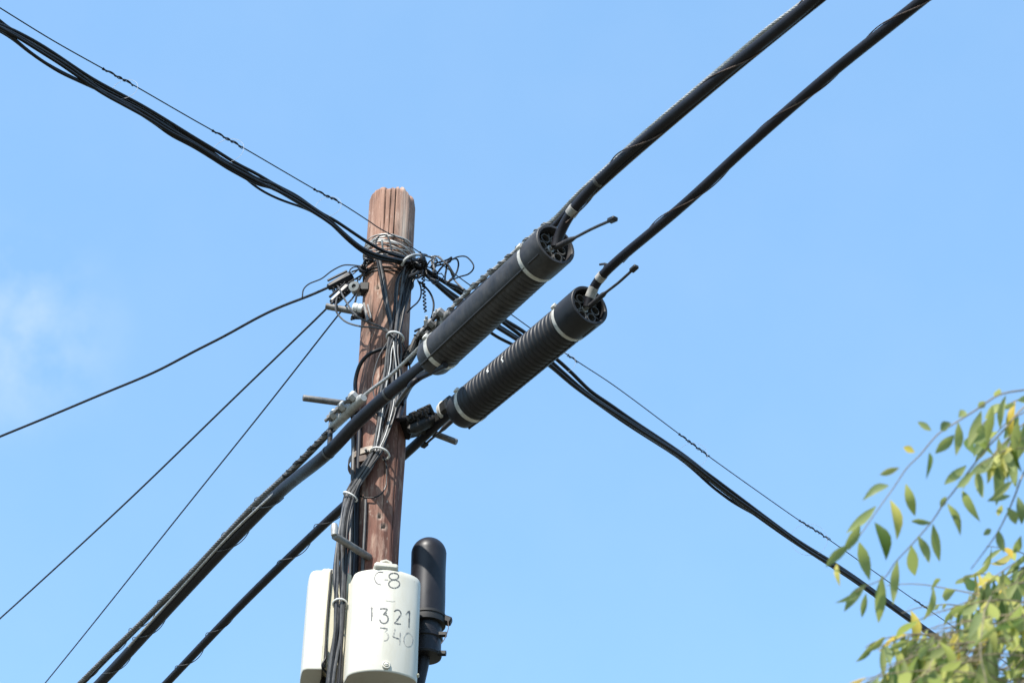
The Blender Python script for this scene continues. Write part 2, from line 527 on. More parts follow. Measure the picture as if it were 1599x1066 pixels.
for z in zs:
    base = POLE_R * (1.0 + max(0, (4.0 - z)) * 0.03)
    tz = (TOP_Z - z) / 0.055                         # worn round shoulder
    for k in range(NT):
        th = -math.pi + 2 * math.pi * k / NT
        x, y = math.cos(th), math.sin(th)
        r = base + 0.0045 * mnoise.noise(Vector((x * 1.2, y * 1.2, z * 0.9))) + 0.0025 * mnoise.noise(Vector((x * 5, y * 5, z * 0.8))) + 0.0012 * mnoise.noise(Vector((x * 14, y * 14, z * 1.6)))
        tz2 = max(0.0, tz * (1.0 - 0.28 * x) + 0.40 * mnoise.noise(Vector((x * 6, y * 6, 1.3))) * 0.55 + 0.14 * mnoise.noise(Vector((x * 16, y * 16, 4.3))) + 0.22 * mnoise.noise(Vector((x * 2, y * 2, 3.3))))
        if tz2 < 1: r *= max(0.05, (1 - (1 - tz2) ** 2.3)) ** 0.5 if tz2 > 0 else 0.05
        r += 0.006 * math.exp(-((z - 5.72) / 0.16) ** 2 - (adiff(th, -0.35) / 0.6) ** 2) - 0.006 * math.exp(-((z - 5.2) / 0.25) ** 2 - (adiff(th, -0.1) / 0.7) ** 2)
        c = 0.0
        for (ct, z0, z1, w, d) in cracks:
            wob = 0.05 * mnoise.noise(Vector((ct * 7, z * 2.2, 1.0)))
            a = abs(adiff(th, ct + wob)) / (w * 0.62)
            if a < 2.2:
                e = min(1, max(0, (z - z1) / 0.12)) * min(1, max(0, (z0 - z) / 0.12))
                g_ = math.exp(-a * a * 1.6) * e
                r -= d * g_; c = max(c, g_)
        bare = 0.0
        for (ht, hz_, hr, hb) in holes:
            dd = math.hypot(adiff(th, ht) * POLE_R, z - hz_)
            if hr and dd < hr * 1.6:
                g_ = max(0, min(1, (hr * 1.6 - dd) / (hr * 0.6))); c = max(c, g_); r -= 0.012 * g_
            if hb and dd < hb:
                bare = max(bare, 0.6 * min(1, (hb - dd) / (hb * 0.5)) * (0.5 + 0.5 * mnoise.noise(Vector((th * 30, z * 40, 0)))))
        # long pale worn streak near the top on the right of the split
        ds = abs(adiff(th, pole_theta(632, 340)[0]))
        if ds < 0.30 and z > onpole(632, 440, 0).z:
            bare = max(bare, 0.62 * (1 - ds / 0.30) * (0.55 + 0.9 * mnoise.noise(Vector((th * 9, z * 4, 2.0)))) * min(1, (z - onpole(632, 440, 0).z) / 0.25))
        vs.append((POLE_X + x * r, POLE_Y + y * r, z)); ck.append(min(1, c * 1.1)); br.append(bare)
for i in range(len(zs) - 1):
    for k in range(NT):
        k2 = (k + 1) % NT
        fs.append((i * NT + k, i * NT + k2, (i + 1) * NT + k2, (i + 1) * NT + k))
fs.append(tuple((len(zs) - 1) * NT + k for k in range(NT)))
mb.add(vs, fs)
shaft = build('shaft', mb, M['wood'], pole, angle=70)
for nm, arr in (('crack', ck), ('bare', br)):
    a = shaft.data.attributes.new(nm, 'FLOAT', 'POINT'); a.data.foreach_set('value', arr)

# step bolts and through bolts: rods screwed into the pole
def rod(mb, a, b, r, head=0.0, hx=None):
    a, b = Vector(a), Vector(b)
    mb.tube([a, a.lerp(b, 0.01), a.lerp(b, 0.5), a.lerp(b, 0.99), b], [r * 0.86, r, r, r, r * 0.86], 12)
    if head:
        d = (b - a).normalized()
        mb.tube([b - d * head * 0.7, b], r * 1.9, 6)
def step(p0, p1, r, label=None):
    mb = MB(); rod(mb, p0, p1, r)
    o = build('step_bolt', mb, M['galv_dull'], pole)
    if label: o['label'] = label
    return o
PL, PRr = POLE_X - POLE_R, POLE_X + POLE_R
step(at(509, 478, POLE_Y - 0.06), at(580, 491, POLE_Y - 0.06), 0.0145)
step(at(473, 621, POLE_Y - 0.12), at(570, 634, POLE_Y - 0.03), 0.0135)
step(at(640, 662, POLE_Y + 0.05), at(713, 690, POLE_Y + 0.02), 0.0135)
step(at(522, 836, 5.70), at(577, 870, 5.90), 0.0145)
mb = MB(); d = at(521, 829, 5.70); mb.tube([d + Vector((0, 0, 0.03)), d + Vector((0.002, 0, 0.015)), d - Vector((-0.004, 0, 0.018))], [0.012, 0.0145, 0.013], 10)
build('rod_cap', mb, M['galv'], pole)

# ------------------------------------------------------------------ planes of the three lines
P1 = VPlane(POLE_X, POLE_Y, -33.4)
P1s = P1.off(0.128)        # strand, just clear of the pole
P1c = P1.off(0.215)        # closure and thick cable
P2c = P1.off(-0.175)       # second line passes behind the pole
PB = VPlane(POLE_X, POLE_Y, 43.0).off(0.128)

def cable(name, label, pts, r, mat, cat='cable', group=None, sides=10, n=8, parent=None, wob=0.0):
    P = spline(pts, n)
    if name == 'thick_cable': P = relax(P, 70)
    elif name in ('service_cable', 'drop_wire', 'pole_wire'): P = relax(P, 12)
    if wob:
        P = [p + Vector((mnoise.noise(p * 3.1), mnoise.noise(p * 3.1 + Vector((9, 0, 0))), mnoise.noise(p * 3.1 + Vector((0, 9, 0))))) * wob for p in P]
    mb = MB(); mb.tube(P, r, sides)
    o = build(name, mb, M[mat] if isinstance(mat, str) else mat, parent)
    if parent is None: tag(o, label, cat, group)
    return o, P

# ------------------------------------------------------------------ splice closures
def closure(label, A, B, Rc, style):
    """A: centre of the far end, B: centre of the open near end"""
    A, B = Vector(A), Vector(B)
    ax = (B - A).normalized(); L = (B - A).length
    mid = (A + B) / 2
    e1 = CAM - mid; e1 = (e1 - ax * e1.dot(ax)).normalized()
    e2 = ax.cross(e1)
    if e2.z < 0: pass
    rot = Matrix((ax, e1, e2)).transposed()
    t = thing('splice_closure', label, 'splice closure', A, 'splice closures hung beside the pole', rot)
    sgn = 1 if e2.z > 0 else -1                   # +theta turns up when sgn is 1
    nr = 27
    x0, x1 = 0.10 * L, 0.865 * L
    def prof():
        pr = [(0.0, Rc * 0.80), (0.004, Rc * 0.87), (0.018, Rc * 0.94), (0.04, Rc * 0.955), (x0 - 0.004, Rc * 0.965)]
        for i in range(nr):
            for (u, k) in ((0.0, 0.0), (0.16, 0.85), (0.34, 1.0), (0.62, 1.0), (0.8, 0.85), (0.98, 0.0)):
                pr.append((x0 + (x1 - x0) * (i + u) / nr, Rc * ((0.9 if style == 1 else 0.925) + (0.08 if style == 1 else 0.055) * k)))
        pr.append((x1 + 0.004, Rc * 0.965))
        pr.append((x1 + 0.012, Rc * 0.965))
        return pr
    th_seam = (0.18 if style == 1 else 1.0) * sgn
    def rfun(x, r, th):
        th = (th + math.pi) % (2 * math.pi) - math.pi
        a = th * sgn
        if x0 < x < x1:
            if style == 1 and -0.6 < a <= 0.18:
                r = Rc * 0.965 + (r - Rc * 0.965) * (0.15 + 0.85 * min(1.0, (0.18 - a) / 0.7))
            if style == 1 and 0.18 < a < 1.9:           # smooth cover panel: ridges flattened
                r = Rc * 0.972 + (r - Rc * 0.965) * 0.08
        if style == 1 and x <= x0:
            if abs(a - 0.18) < 0.04: r *= 0.975
        return r
    mb = MB(); mb.lathe(prof(), A, ax, e1, 128, 0, rfun)
    mat = M['closure'] if style == 1 else M['closure_glossy']
    build('shell', mb, mat, t, angle=28)
    # raised seam strip
    mb = MB()
    aS = (0.18 if style == 1 else -1.15) * sgn
    pS = [A + ax * (0.015 * L + (x1 - 0.015 * L) * q / 40) + (e1 * math.cos(aS) + e2 * math.sin(aS)) * (Rc * (0.973 if 0.05 < q / 40 else 0.955)) for q in range(41)]
    mb.tube(pS, 0.0042, 6)
    mb.tube([A + ax * x + (e1 * math.cos(aS) + e2 * math.sin(aS)) * Rc * 1.034 for x in (x1 + 0.025, L - 0.02)], 0.0032, 6)
    build('seam', mb, M['closure_in'], t)
    # hood at the open end
    inner = Rc * 0.86
    hp = [(x1, Rc * 0.97), (x1 + 0.003, Rc * 1.02), (x1 + 0.02, Rc * 1.03), (L - 0.010, Rc * 1.04), (L - 0.002, Rc * 1.025), (L, Rc * 1.0), (L, Rc * 0.9), (L - 0.004, inner), (L - 0.044, inner * 0.97)]
    mb = MB(); mb.lathe(hp, A, ax, e1, 72)
    hood = build('end_hood', mb, mat, t, angle=35)
    # port plate inside the hood
    zf = L - 0.042
    mb = MB(); mb.lathe([(zf - 0.01, inner * 0.97), (zf, inner * 0.95)], A, ax, e1, 48)
    plate = build('port_plate', mb, M['closure_in'], t)
    npt = 6
    for k in range(npt):
        a = 2 * math.pi * (k + 0.25) / npt
        c = A + ax * zf + (e1 * math.cos(a) + e2 * math.sin(a)) * (Rc * 0.52)
        mb = MB()
        ro, ri = Rc * 0.25, Rc * 0.195
        mb.lathe([(0.0, ri), (0.0, ro), (0.016, ro), (0.018, ro * 0.95), (0.018, ri), (0.002, ri * 0.98)], c, ax, e1, 22, capmi=1)
        build('port', mb, (M['port'], M['closure_in']), t)
        mb = MB()
        mb.box(A + ax * (zf + 0.008) + (e1 * math.cos(a + 0.52) + e2 * math.sin(a + 0.52)) * (Rc * 0.62), 0.014, Rc * 0.36, 0.004,
               Matrix((ax, e1 * math.cos(a + 0.52) + e2 * math.sin(a + 0.52), -e1 * math.sin(a + 0.52) + e2 * math.cos(a + 0.52))).transposed())
        build('rib', mb, M['port'], t)
    mb = MB(); mb.lathe([(0, Rc * 0.19), (0.012, Rc * 0.19), (0.014, Rc * 0.12), (0.03, Rc * 0.11), (0.032, Rc * 0.08)], A + ax * zf, ax, e1, 8)
    build('centre_bolt', mb, M['galv'], t)
    # pale clamping bands
    for xb, rr in ((x0 - 0.006 if style == 1 else x0 - 0.004, Rc * 0.985), (x1 - 0.004, Rc * 1.0)):
        mb = MB(); mb.lathe([(xb - 0.0105, rr * 0.95), (xb - 0.0105, rr * 1.010), (xb - 0.009, rr * 1.018), (xb + 0.009, rr * 1.018), (xb + 0.0105, rr * 1.010), (xb + 0.0105, rr * 0.95)], A, ax, e1, 72)
        bnd = build('clamp_band', mb, M['tape'], t, angle=30)
        mb = MB(); a = 1.35 * sgn; q = A + ax * xb + (e1 * math.cos(a) + e2 * math.sin(a)) * rr * 1.03
        mb.box(q, 0.022, 0.02, 0.018, Matrix((ax, -e1 * math.sin(a) + e2 * math.cos(a), e1 * math.cos(a) + e2 * math.sin(a))).transposed())
        build('buckle', mb, M['tape'], bnd)
    return t, A, ax, e1, e2, L, sgn

c1A, c1B = P1c(674, 562), P1c(868, 381)
RC1 = pxsize((c1A + c1B) / 2, 33.5)
cl1 = closure('grey-black splice closure with lengthwise seam, the upper one right beside the pole', c1A, c1B, RC1, 1)
c2A, c2B = P2c(719, 645), P2c(921, 476)
RC2 = pxsize((c2A + c2B) / 2, 32.0)
cl2 = closure('glossy black ribbed splice closure, the lower one farther out from the pole', c2A, c2B, RC2, 2)

# stub rods with a flat tip out of the open ends
def stub(cl, plane, px, r, tip):
    t = cl[0]
    pts = [plane(*p) for p in px]
    mb = MB(); P = spline(pts, 6)
    n_ = len(P); rs = [r * 1.9 if i < n_ * 0.36 else (r * (1.9 - (i / n_ - 0.36) * 9) if i < n_ * 0.46 else r) for i in range(n_)]
    mb.tube(P, rs, 12)
    o = build('stub_rod', mb, M['closure'], t)
    d = (P[-1] - P[-2]).normalized(); s = d.cross(Vector((0, 0, 1))).normalized(); u = s.cross(d)
    mb = MB(); mb.box(P[-1] + d * tip * 0.45, tip, tip * 0.62, tip * 0.42, Matrix((d, s, u)).transposed(), 0.2)
    build('tip', mb, M['closure_in'], o)
stub(cl1, P1c, [(868, 386), (884, 378), (900, 370), (925, 357), (952, 345)], 0.0052, 0.036)
stub(cl2, P2c, [(921, 478), (936, 465), (948, 455), (966, 441), (986, 423)], 0.0052, 0.034)
stub(cl2, P2c, [(712, 652), (700, 662), (686, 675), (675, 684), (666, 692)], 0.005, 0.034)
# pale gland on the far end of the lower closure
mb = MB(); gA = P2c(697, 641); axg = cl2[2]
mb.lathe([(-0.014, 0.034), (-0.012, 0.042), (0.006, 0.045), (0.010, 0.040)], gA, axg, Vector((0, 0, 1)), 28)
build('gland_ring', mb, M['tape'], cl2[0])
mb = MB(); mb.lathe([(0.008, 0.036), (0.010, 0.041), (0.05, 0.043), (0.052, 0.036)], gA, axg, Vector((0, 0, 1)), 14, 0, lambda x, r, th: r * (1.06 if int(th * 14 / 6.2832 + .5) % 2 else 0.97))
build('gland_nut', mb, M['dark_steel'], cl2[0], smooth=False)
# worn pale scuffs on the lower closure: bare label remnants wrapped on the shell
for (fx, a0, a1, w) in ((0.475, 0.62, 0.95, 0.007), (0.36, 0.75, 1.0, 0.012)):
    _, A_, ax_, e1_, e2_, L_, sg_ = cl2
    pv = []; pf = []
    for q in range(9):
        a = (a0 + (a1 - a0) * q / 8) * sg_
        for s_ in (-1, 1):
            for rr in (0.983, 0.996):
                pv.append(A_ + ax_ * (fx * L_ + s_ * w / 2 + 0.004 * math.sin(q)) + (e1_ * math.cos(a) + e2_ * math.sin(a)) * RC2 * rr)
    for q in range(8):
        b_ = q * 4
        pf += [(b_ + 1, b_ + 3, b_ + 7, b_ + 5), (b_, b_ + 1, b_ + 5, b_ + 4), (b_ + 2, b_ + 6, b_ + 7, b_ + 3)]
    mb = MB(); mb.add(pv, pf)
    build('tape_scrap', mb, M['pale_plastic'], cl2[0])

# ------------------------------------------------------------------ thick cables of the two lines
def lash(parent, P, rad, pitch, phase, r=0.0022, mat='rust', jit=0.25):
    mb = MB(); mb.tube(helix(P, rad, pitch, phase, pitch / 28, jit), r, 5)
    return build('lashing_wire', mb, M[mat], parent)
def tape(parent, P, i, r, w=0.03, mat='tape'):
    p = P[i]; d = (P[min(i + 1, len(P) - 1)] - P[max(i - 1, 0)]).normalized()
    mb = MB(); mb.lathe([(-w / 2, r * 0.98), (-w / 2, r * 1.06), (w / 2, r * 1.06), (w / 2, r * 0.98)], p, d, d.orthogonal(), 20)
    return build('tape_band', mb, M[mat], parent)
def nearest(P, q): return min(range(len(P)), key=lambda i: (P[i] - q).length)

# upper line, near span
pts = [P1c(868, 386), P1c(871, 370), P1c(884, 344), P1c(896, 324), P1c(935, 281), P1c(973, 247), P1c(1010, 214), P1c(1055, 178), P1c(1115, 128), P1c(1160, 90), P1c(1205, 55), P1c(1243, 24), P1c(1275, -4)]
o, P = cable('thick_cable', 'thick black cable rising from the upper closure, lashed to a steel strand', extend(pts, 0, 4.5), 0.0178, 'thick_cable', group='thick cables of the two main lines', sides=16)
lash(o, P[16:], 0.0215, 0.46, 0.5, jit=0.12)
tape(o, P, nearest(P, P1c(893, 328)), 0.0198, 0.028, 'dull_tape')
tape(o, P, nearest(P, P1c(934, 282)), 0.0192, 0.012, 'worn_cable')
pts = [P1c(890, 352), P1c(904, 325), P1c(920, 306), P1c(975, 258), P1c(1048, 194), P1c(1138, 119), P1c(1236, 40), P1c(1286, -1)]
q_ = P1.off(0.20)
pts = [q_(872, 385), q_(880, 362), q_(897, 333), q_(920, 308), q_(975, 258), q_(1048, 195), q_(1138, 119), q_(1236, 39), q_(1287, -2)]
o, P = cable('slim_cable', 'slim black cable running under the thick cable from the upper closure', extend(pts, 0, 4.5), 0.0085, 'thick_cable')
mb = MB(); mb.tube([p + Vector((0.006, -0.006, -0.0075)) for p in P[20:]], 0.0018, 5); build('tracer_wire', mb, M['galv'], o)

# steel strand of the upper line, clamp to clamp and on up
pts = [P1s(520, 668), P1s(545, 640), P1s(575, 612), P1s(608, 587), P1s(640, 557), P1s(664, 532), P1s(700, 487), P1s(740, 446), P1s(790, 405), P1s(840, 360), P1s(866, 341), P1s(901, 304), P1s(940, 268), P1s(1010, 204), P1s(1115, 115), P1s(1190, 52), P1s(1240, 14), P1s(1268, -8)]
S1 = spline(extend(pts, 0, 4.5), 10)
cut = nearest(S1, P1s(664, 532))
o = tag(build('steel_strand', strand_mb(S1, 0.0078, 0.09), M['galv']), 'twisted steel strand running over the upper closure and across the pole', 'steel strand')
# wrapped preformed grip where strand passes the closure
mb = MB(); seg = S1[cut + 2:nearest(S1, P1s(866, 341))]
[mb.tube(helix(seg, 0.0098, 0.12, q, 0.008, 0.03), 0.0026, 6) for q in (0.3, 0.9, 3.4)]
build('strand_grip', mb, M['galv_dull'], o)
# slim black cable tucked under that strand
pts = [P1s(660, 548), P1s(690, 510), P1s(720, 478), P1s(760, 441), P1s(800, 407), P1s(848, 364), P1s(868, 350), P1s(903, 311), P1s(935, 281), P1s(985, 235)]
cable('strand_cable', 'slim black cable tucked under the steel strand over the upper closure', pts, 0.011, 'thick_cable')

# upper line, far span (towards lower left)
pts = [P1c(690, 545), P1c(672, 564), P1c(655, 577), P1c(628, 597), P1c(600, 620), P1c(575, 643), P1c(553, 663), P1c(535, 683), P1c(518, 703), P1c(492, 725), P1.off(.17)(464, 745), P1.off(.13)(440, 764), P1s(400, 805), P1s(344, 862), P1s(296, 915), P1s(256, 957), P1s(212, 1007), P1s(158, 1064)]
o, P = cable('thick_cable', 'thick black cable crossing the pole front from the upper closure to lower left', extend(pts, 0, 14), 0.0262, 'thick_cable', group='thick cables of the two main lines', sides=18)
i0 = nearest(P, P1s(440, 764)); i1 = nearest(P, P1s(158, 1064))
lash(o, P[i0:i1 + 12], 0.0285, 0.42, 1.0, 0.0022, 'worn_cable')
tape(o, P, nearest(P, P1c(606, 614)), 0.0264, 0.012, 'worn_cable')
tape(o, P, nearest(P, P1c(513, 706)), 0.0264, 0.012, 'worn_cable')
pts = [P1s(548, 640), P1s(540, 650), P1s(512, 676), P1s(476, 712), P1s(448, 740), P1s(400, 784), P1s(352, 835), P1s(304, 887), P1s(264, 927), P1s(216, 975), P1s(172, 1018), P1s(126, 1064)]
SL = spline(extend(pts, 0, 14), 10)
e_ = nearest(SL, P1s(126, 1064)) + 8
o = tag(build('steel_strand', strand_mb(SL[:e_], 0.0125, 0.12), M['galv_dull']), 'twisted steel strand going from the grey pole clamp to the lower left', 'steel strand')
mb = MB(); seg = SL[4:nearest(SL, P1s(440, 748))]
[mb.tube(helix(seg, 0.0128, 0.13, q, 0.008, 0.04), 0.0032, 6) for q in (0, 0.6, 1.2, 3.3)]
build('strand_grip', mb, M['dark_steel'], o)
qq = P1.off(0.10)
pts = [qq(520, 668), qq(480, 711), qq(440, 749), qq(400, 786), qq(352, 838), qq(304, 890), qq(264, 930), qq(216, 977), qq(172, 1021), qq(128, 1066)]
o, P = cable('thick_cable', 'black cable lashed along the steel strand going to the lower left', extend(pts, 0, 14), 0.0155, 'thick_cable', group='thick cables of the two main lines', sides=14)
lash(o, P[16:90], 0.020, 0.34, 0.2, 0.0022, 'worn_cable')
q3 = P1.off(0.16)
pts = [q3(452, 748), q3(420, 777), q3(372, 822), q3(330, 866), q3(280, 921), q3(224, 983), q3(200, 1010)]
SX = spline(pts, 10)
tag(build('steel_strand', strand_mb(SX, 0.0058, 0.10), M['galv']), 'short thin twisted wire lying between the two lower left cables', 'steel strand')

# lower line, near span
pts = [P2c(917, 480), P2c(922, 458), P2c(932, 440), P2c(942, 427), P2c(973, 398), P2c(1010, 369), P2c(1066, 322), P2c(1104, 288), P2c(1160, 233), P2c(1228, 175), P2c(1310, 102), P2c(1355, 69), P2c(1442, -1)]
o, P = cable('thick_cable', 'thick black cable rising from the lower closure to the top right, spirally wrapped', extend(pts, 0, 4.5), 0.0178, 'thick_cable', group='thick cables of the two main lines', sides=16)
lash(o, P[30:], 0.0198, 0.56, 2.0, 0.0021, 'rust', 0.12)
tape(o, P, nearest(P, P2c(938, 433)), 0.0184, 0.026, 'dull_tape')
tape(o, P, nearest(P, P2c(923, 457)), 0.0184, 0.040, 'dull_tape')
mb = MB(); mb.tube([P2c(937, 437), P2c(943, 420), P2c(946, 413)], 0.005, 6); mb.tube([P2c(937, 413), P2c(944, 412), P2c(950, 414)], 0.005, 6)
build('tie_tail', mb, M['dark_steel'], o)
# lower line between the closure and the pole, behind it, and the far span
Pb = P2c
pts = [Pb(740, 622), Pb(708, 640), Pb(690, 655), Pb(668, 676), Pb(640, 703), Pb(600, 738), Pb(560, 770), Pb(536, 790), Pb(500, 824), Pb(444, 877), Pb(400, 920), Pb(352, 968), Pb(304, 1020), Pb(262, 1064)]
o, P = cable('thick_cable', 'thick black cable passing behind the pole from the lower closure to the lower left', extend(pts, 0, 14), 0.0205, 'thick_cable', group='thick cables of the two main lines', sides=16)
lash(o, P[56:115], 0.0225, 0.36, 0.6, 0.0022, 'worn_cable', 0.3)
pts = [Pb(712, 638), Pb(700, 643), Pb(690, 646), Pb(674, 651), Pb(650, 652), Pb(632, 653), Pb(618, 654)]
pts = [Pb(712, 638), Pb(698, 643), at(688, 647, 5.98), at(674, 651, 5.93), at(650, 652, 5.9), at(632, 653, 5.885), at(621, 654, 5.88)]
cable('slim_cable', 'short black cable from the white gland of the lower closure to the pole', pts, 0.0125, 'thick_cable')
pts = [P1c(690, 566), P1c(672, 575), P1c(657, 584), P1c(645, 597), P1c(632, 613), P1c(622, 627), P1c(618, 634)]
cable('slim_cable', 'cut black cable end hanging under the left end of the upper closure', pts, 0.0085, 'worn_cable')
pts = [P1c(690, 574), P1c(668, 585), P1c(650, 598), P1c(632, 618)]
cable('slim_cable', 'black cable drooping from the left end of the upper closure to the wire bundle', [P1c(696, 570), P1c(675, 580), P1c(655, 590), P1c(640, 603), at(630, 625, 5.87), at(622, 655, 5.87)], 0.0115, 'thick_cable')

# ------------------------------------------------------------------ clamps on the pole
def nut(mb, p, d, r=0.014, h=0.014):
    d = Vector(d).normalized(); p = Vector(p)
    mb.tube([p, p + d * h], r, 6)
    mb.tube([p + d * h, p + d * (h + 0.014)], r * 0.5, 8)
def strand_clamp(label, a, b, mat, nut_n=3, w=0.05, name='strand_clamp'):
    """two jaws along a..b with a row of bolts"""
    a, b = Vector(a), Vector(b); ax = (b - a).normalized(); L = (b - a).length
    e1 = CAM - a; e1 = (e1 - ax * e1.dot(ax)).normalized(); e2 = ax.cross(e1)
    if e2.z < 0: e2 = -e2
    rot = Matrix((ax, e1, e2)).transposed()
    t = thing(name, label, 'clamp', (a + b) / 2, 'bolted clamps on the pole')
    mb = MB()
    mb.tube([a - ax * 0.03, a - ax * 0.012, a, a.lerp(b, .5), b, b + ax * 0.01], [w * .2, w * .36, w * .44, w * .46, w * .42, w * .3], 14)
    build('jaw', mb, mat, t)
    for k in range(nut_n):
        f = (k + 0.5) / nut_n + 0.04
        c = a.lerp(b, f) + e2 * w * 0.62 + e1 * 0.006 * (k % 2)
        mb = MB(); mb.box(c, L / nut_n * 0.40, w * 0.8, w * 0.85, rot, 0.3)
        lug = build('lug', mb, mat, t, smooth=False)
        mb = MB(); dd = (-ax * 0.75 + e1 * 0.45 + e2 * 0.15).normalized()
        mb.tube([c - ax * L / nut_n * 0.12, c - ax * L / nut_n * 0.12 + dd * w * 0.5], w * 0.31, 6)
        mb.tube([c - ax * L / nut_n * 0.12, c - ax * L / nut_n * 0.12 + dd * w * 0.85], w * 0.15, 8)
        build('nut', mb, M['galv_dull'] if mat is M['galv'] else M['dark_steel'], lug, smooth=False)
    return t, rot, ax, e1, e2
qA, qB = P1.off(0.15)(521, 664), P1.off(0.15)(566, 622)
tcl, rot, ax, e1, e2 = strand_clamp('pale grey galvanised three-bolt clamp on the left of the pole', qA, qB, M['galv'], 3, 0.05)
mb = MB(); mb.tube([P1.off(.1)(545, 640), P1.off(.05)(556, 640), at(575, 642, POLE_Y - 0.03)], 0.022, 8)
build('mount', mb, M['dark_steel'], tcl)
mb = MB(); mb.tube([P1s(517, 655), P1.off(.16)(516, 672), P1.off(.18)(515, 690), P1c(514, 702)], [0.009, 0.011, 0.011, 0.009], 10)
tag(build('cable_hanger', mb, M['dark_steel']), 'short dark hanger rod between the grey clamp and the thick cable', 'hanger')

strand_clamp('dark weathered clamp on the right of the pole above the upper closure', P1s(662, 536), P1s(702, 490), M['galv_dull'], 3, 0.045)
nc = thing('nut_cluster', 'cluster of rusty grey nuts above the dark right clamp', 'nuts', P1s(676, 502))
for k in range(5):
    f = k / 4; mb = MB()
    p = P1s(666 + 26 * f, 506 + 10 * math.sin(k * 2) - 8 * f); nut(mb, p, (0.3 * math.sin(k), -0.8, 0.6), 0.012, 0.018)
    build('nut', mb, M['galv'], nc, smooth=False)
# black arm of the clamp, from the pole out under the strand
mb = MB()
arm = [at(632, 566, POLE_Y - 0.06), at(645, 546, POLE_Y - 0.05), at(662, 531, POLE_Y - 0.05), P1s(690, 508)]
mb.tube(spline(arm, 6), [0.03] * 19, 4); mb.tube(spline([at(640, 552, 5.93), at(652, 525, 5.93), at(668, 510, 5.9), P1s(684, 505)], 6), 0.013, 8)
tag(build('bracket_arm', mb, M['dark_steel'], None), 'black bracket arm from the pole to the upper closure', 'bracket')
mb = MB()
mb.tube(spline([at(630, 668, 5.94), at(650, 664, 5.98), Pb(672, 664), Pb(694, 650)], 6), [0.055] + [0.05] * 6 + [0.042] * 6 + [0.03] * 6, 6)
tag(build('bracket_arm', mb, M['dark_steel'], None), 'black bracket arm from the pole to the lower closure', 'bracket')
strand_clamp('dark clamp with nuts between the pole and the lower closure', at(646, 668, 5.91), at(680, 652, 5.95), M['dark_steel'], 3, 0.06)

# metal strap fixing and conduits on the left flank
def ring_on_pole(zc, lift, tilt=(0, 0), a0=0, a1=2 * math.pi, n=72, wob=0.0, ph=0.0, r0=POLE_R):
    out = []
    for i in range(n + 1):
        a = a0 + (a1 - a0) * i / n
        rr = r0 + lift + wob * 0.4 * math.sin(a * 5 + ph)
        out.append(Vector((POLE_X + rr * math.cos(a), POLE_Y + rr * math.sin(a), zc + tilt[0] * math.cos(a) * rr + tilt[1] * math.sin(a) * rr + wob * math.sin(a * 3 + ph))))
    return out
def zpx(px, py): return onpole(px, py, 0).z
# -pi/2 is the side towards the camera
tt = thing('pipe_strap', 'rusty pale metal strap holding the pipes to the left of the pole', 'strap', onpole(575, 703, 0.01))
mb = MB()
for dy in (-0.010, 0.0, 0.010):
    pass
zc = zpx(570, 705)
st = ring_on_pole(zc, 0.012, (0.05, 0), R(-200), R(-85), 30)
vs, fs = [], []
for p in st:
    d = Vector((p.x - POLE_X, p.y - POLE_Y, 0)).normalized()
    for (dz, dr) in ((-0.014, 0), (0.014, 0), (0.014, 0.004), (-0.014, 0.004)): vs.append(p + Vector((0, 0, dz)) + d * dr)
for i in range(len(st) - 1):
    for k in range(4): fs.append((i * 4 + k, i * 4 + (k + 1) % 4, i * 4 + 4 + (k + 1) % 4, i * 4 + 4 + k))
mb.add(vs, fs); build('band', mb, M['strap'], tt, smooth=False)
mb = MB(); p = onpole(573, 705, 0.017); nut(mb, p, p - Vector((POLE_X, POLE_Y, p.z)), 0.009, 0.008); build('screw', mb, M['galv_dull'], tt, smooth=False)
mb = MB(); p = onpole(570, 715, 0.012); mb.box(p, 0.05, 0.01, 0.03, Matrix.Rotation(R(-20), 3, 'Z')); build('backing_plate', mb, M['rust'], tt)
def pipe(label, px, r, mat='worn_cable', lift=0.012):
    pts = [onpole(x, y, lift) for x, y in px]
    o, P = cable('conduit', label, pts, r, mat, 'conduit', 'pipes on the left side of the pole', 12, 6)
    return o
pipe('thin dark grey pipe along the left edge of the pole, outermost of the three', [(551, 650), (552, 700), (551, 760), (550, 830), (548, 920), (544, 1080), (530, 1400)], 0.0095)
pipe('black pipe along the pole just inside the outermost pipe', [(562, 655), (561, 690), (559, 740), (557, 800), (556, 870), (552, 960), (545, 1080), (532, 1400)], 0.0105, 'thick_cable')
pipe('dark pipe nearest the bare wood on the front of the pole', [(571, 780), (570, 812), (568, 850), (566, 890), (563, 960), (556, 1080), (545, 1400)], 0.006, 'worn_cable')

# looped black cable on the left flank
pts = [onpole(559, 655, 0.02), onpole(556, 620, 0.03), onpole(555, 595, 0.035), onpole(562, 570, 0.04), onpole(575, 554, 0.04), onpole(592, 546, 0.03), onpole(608, 543, 0.016), onpole(620, 545, 0.01)]
cable('looped_cable', 'black cable arching over the front of the pole below the white ring', pts, 0.0085, 'cable')

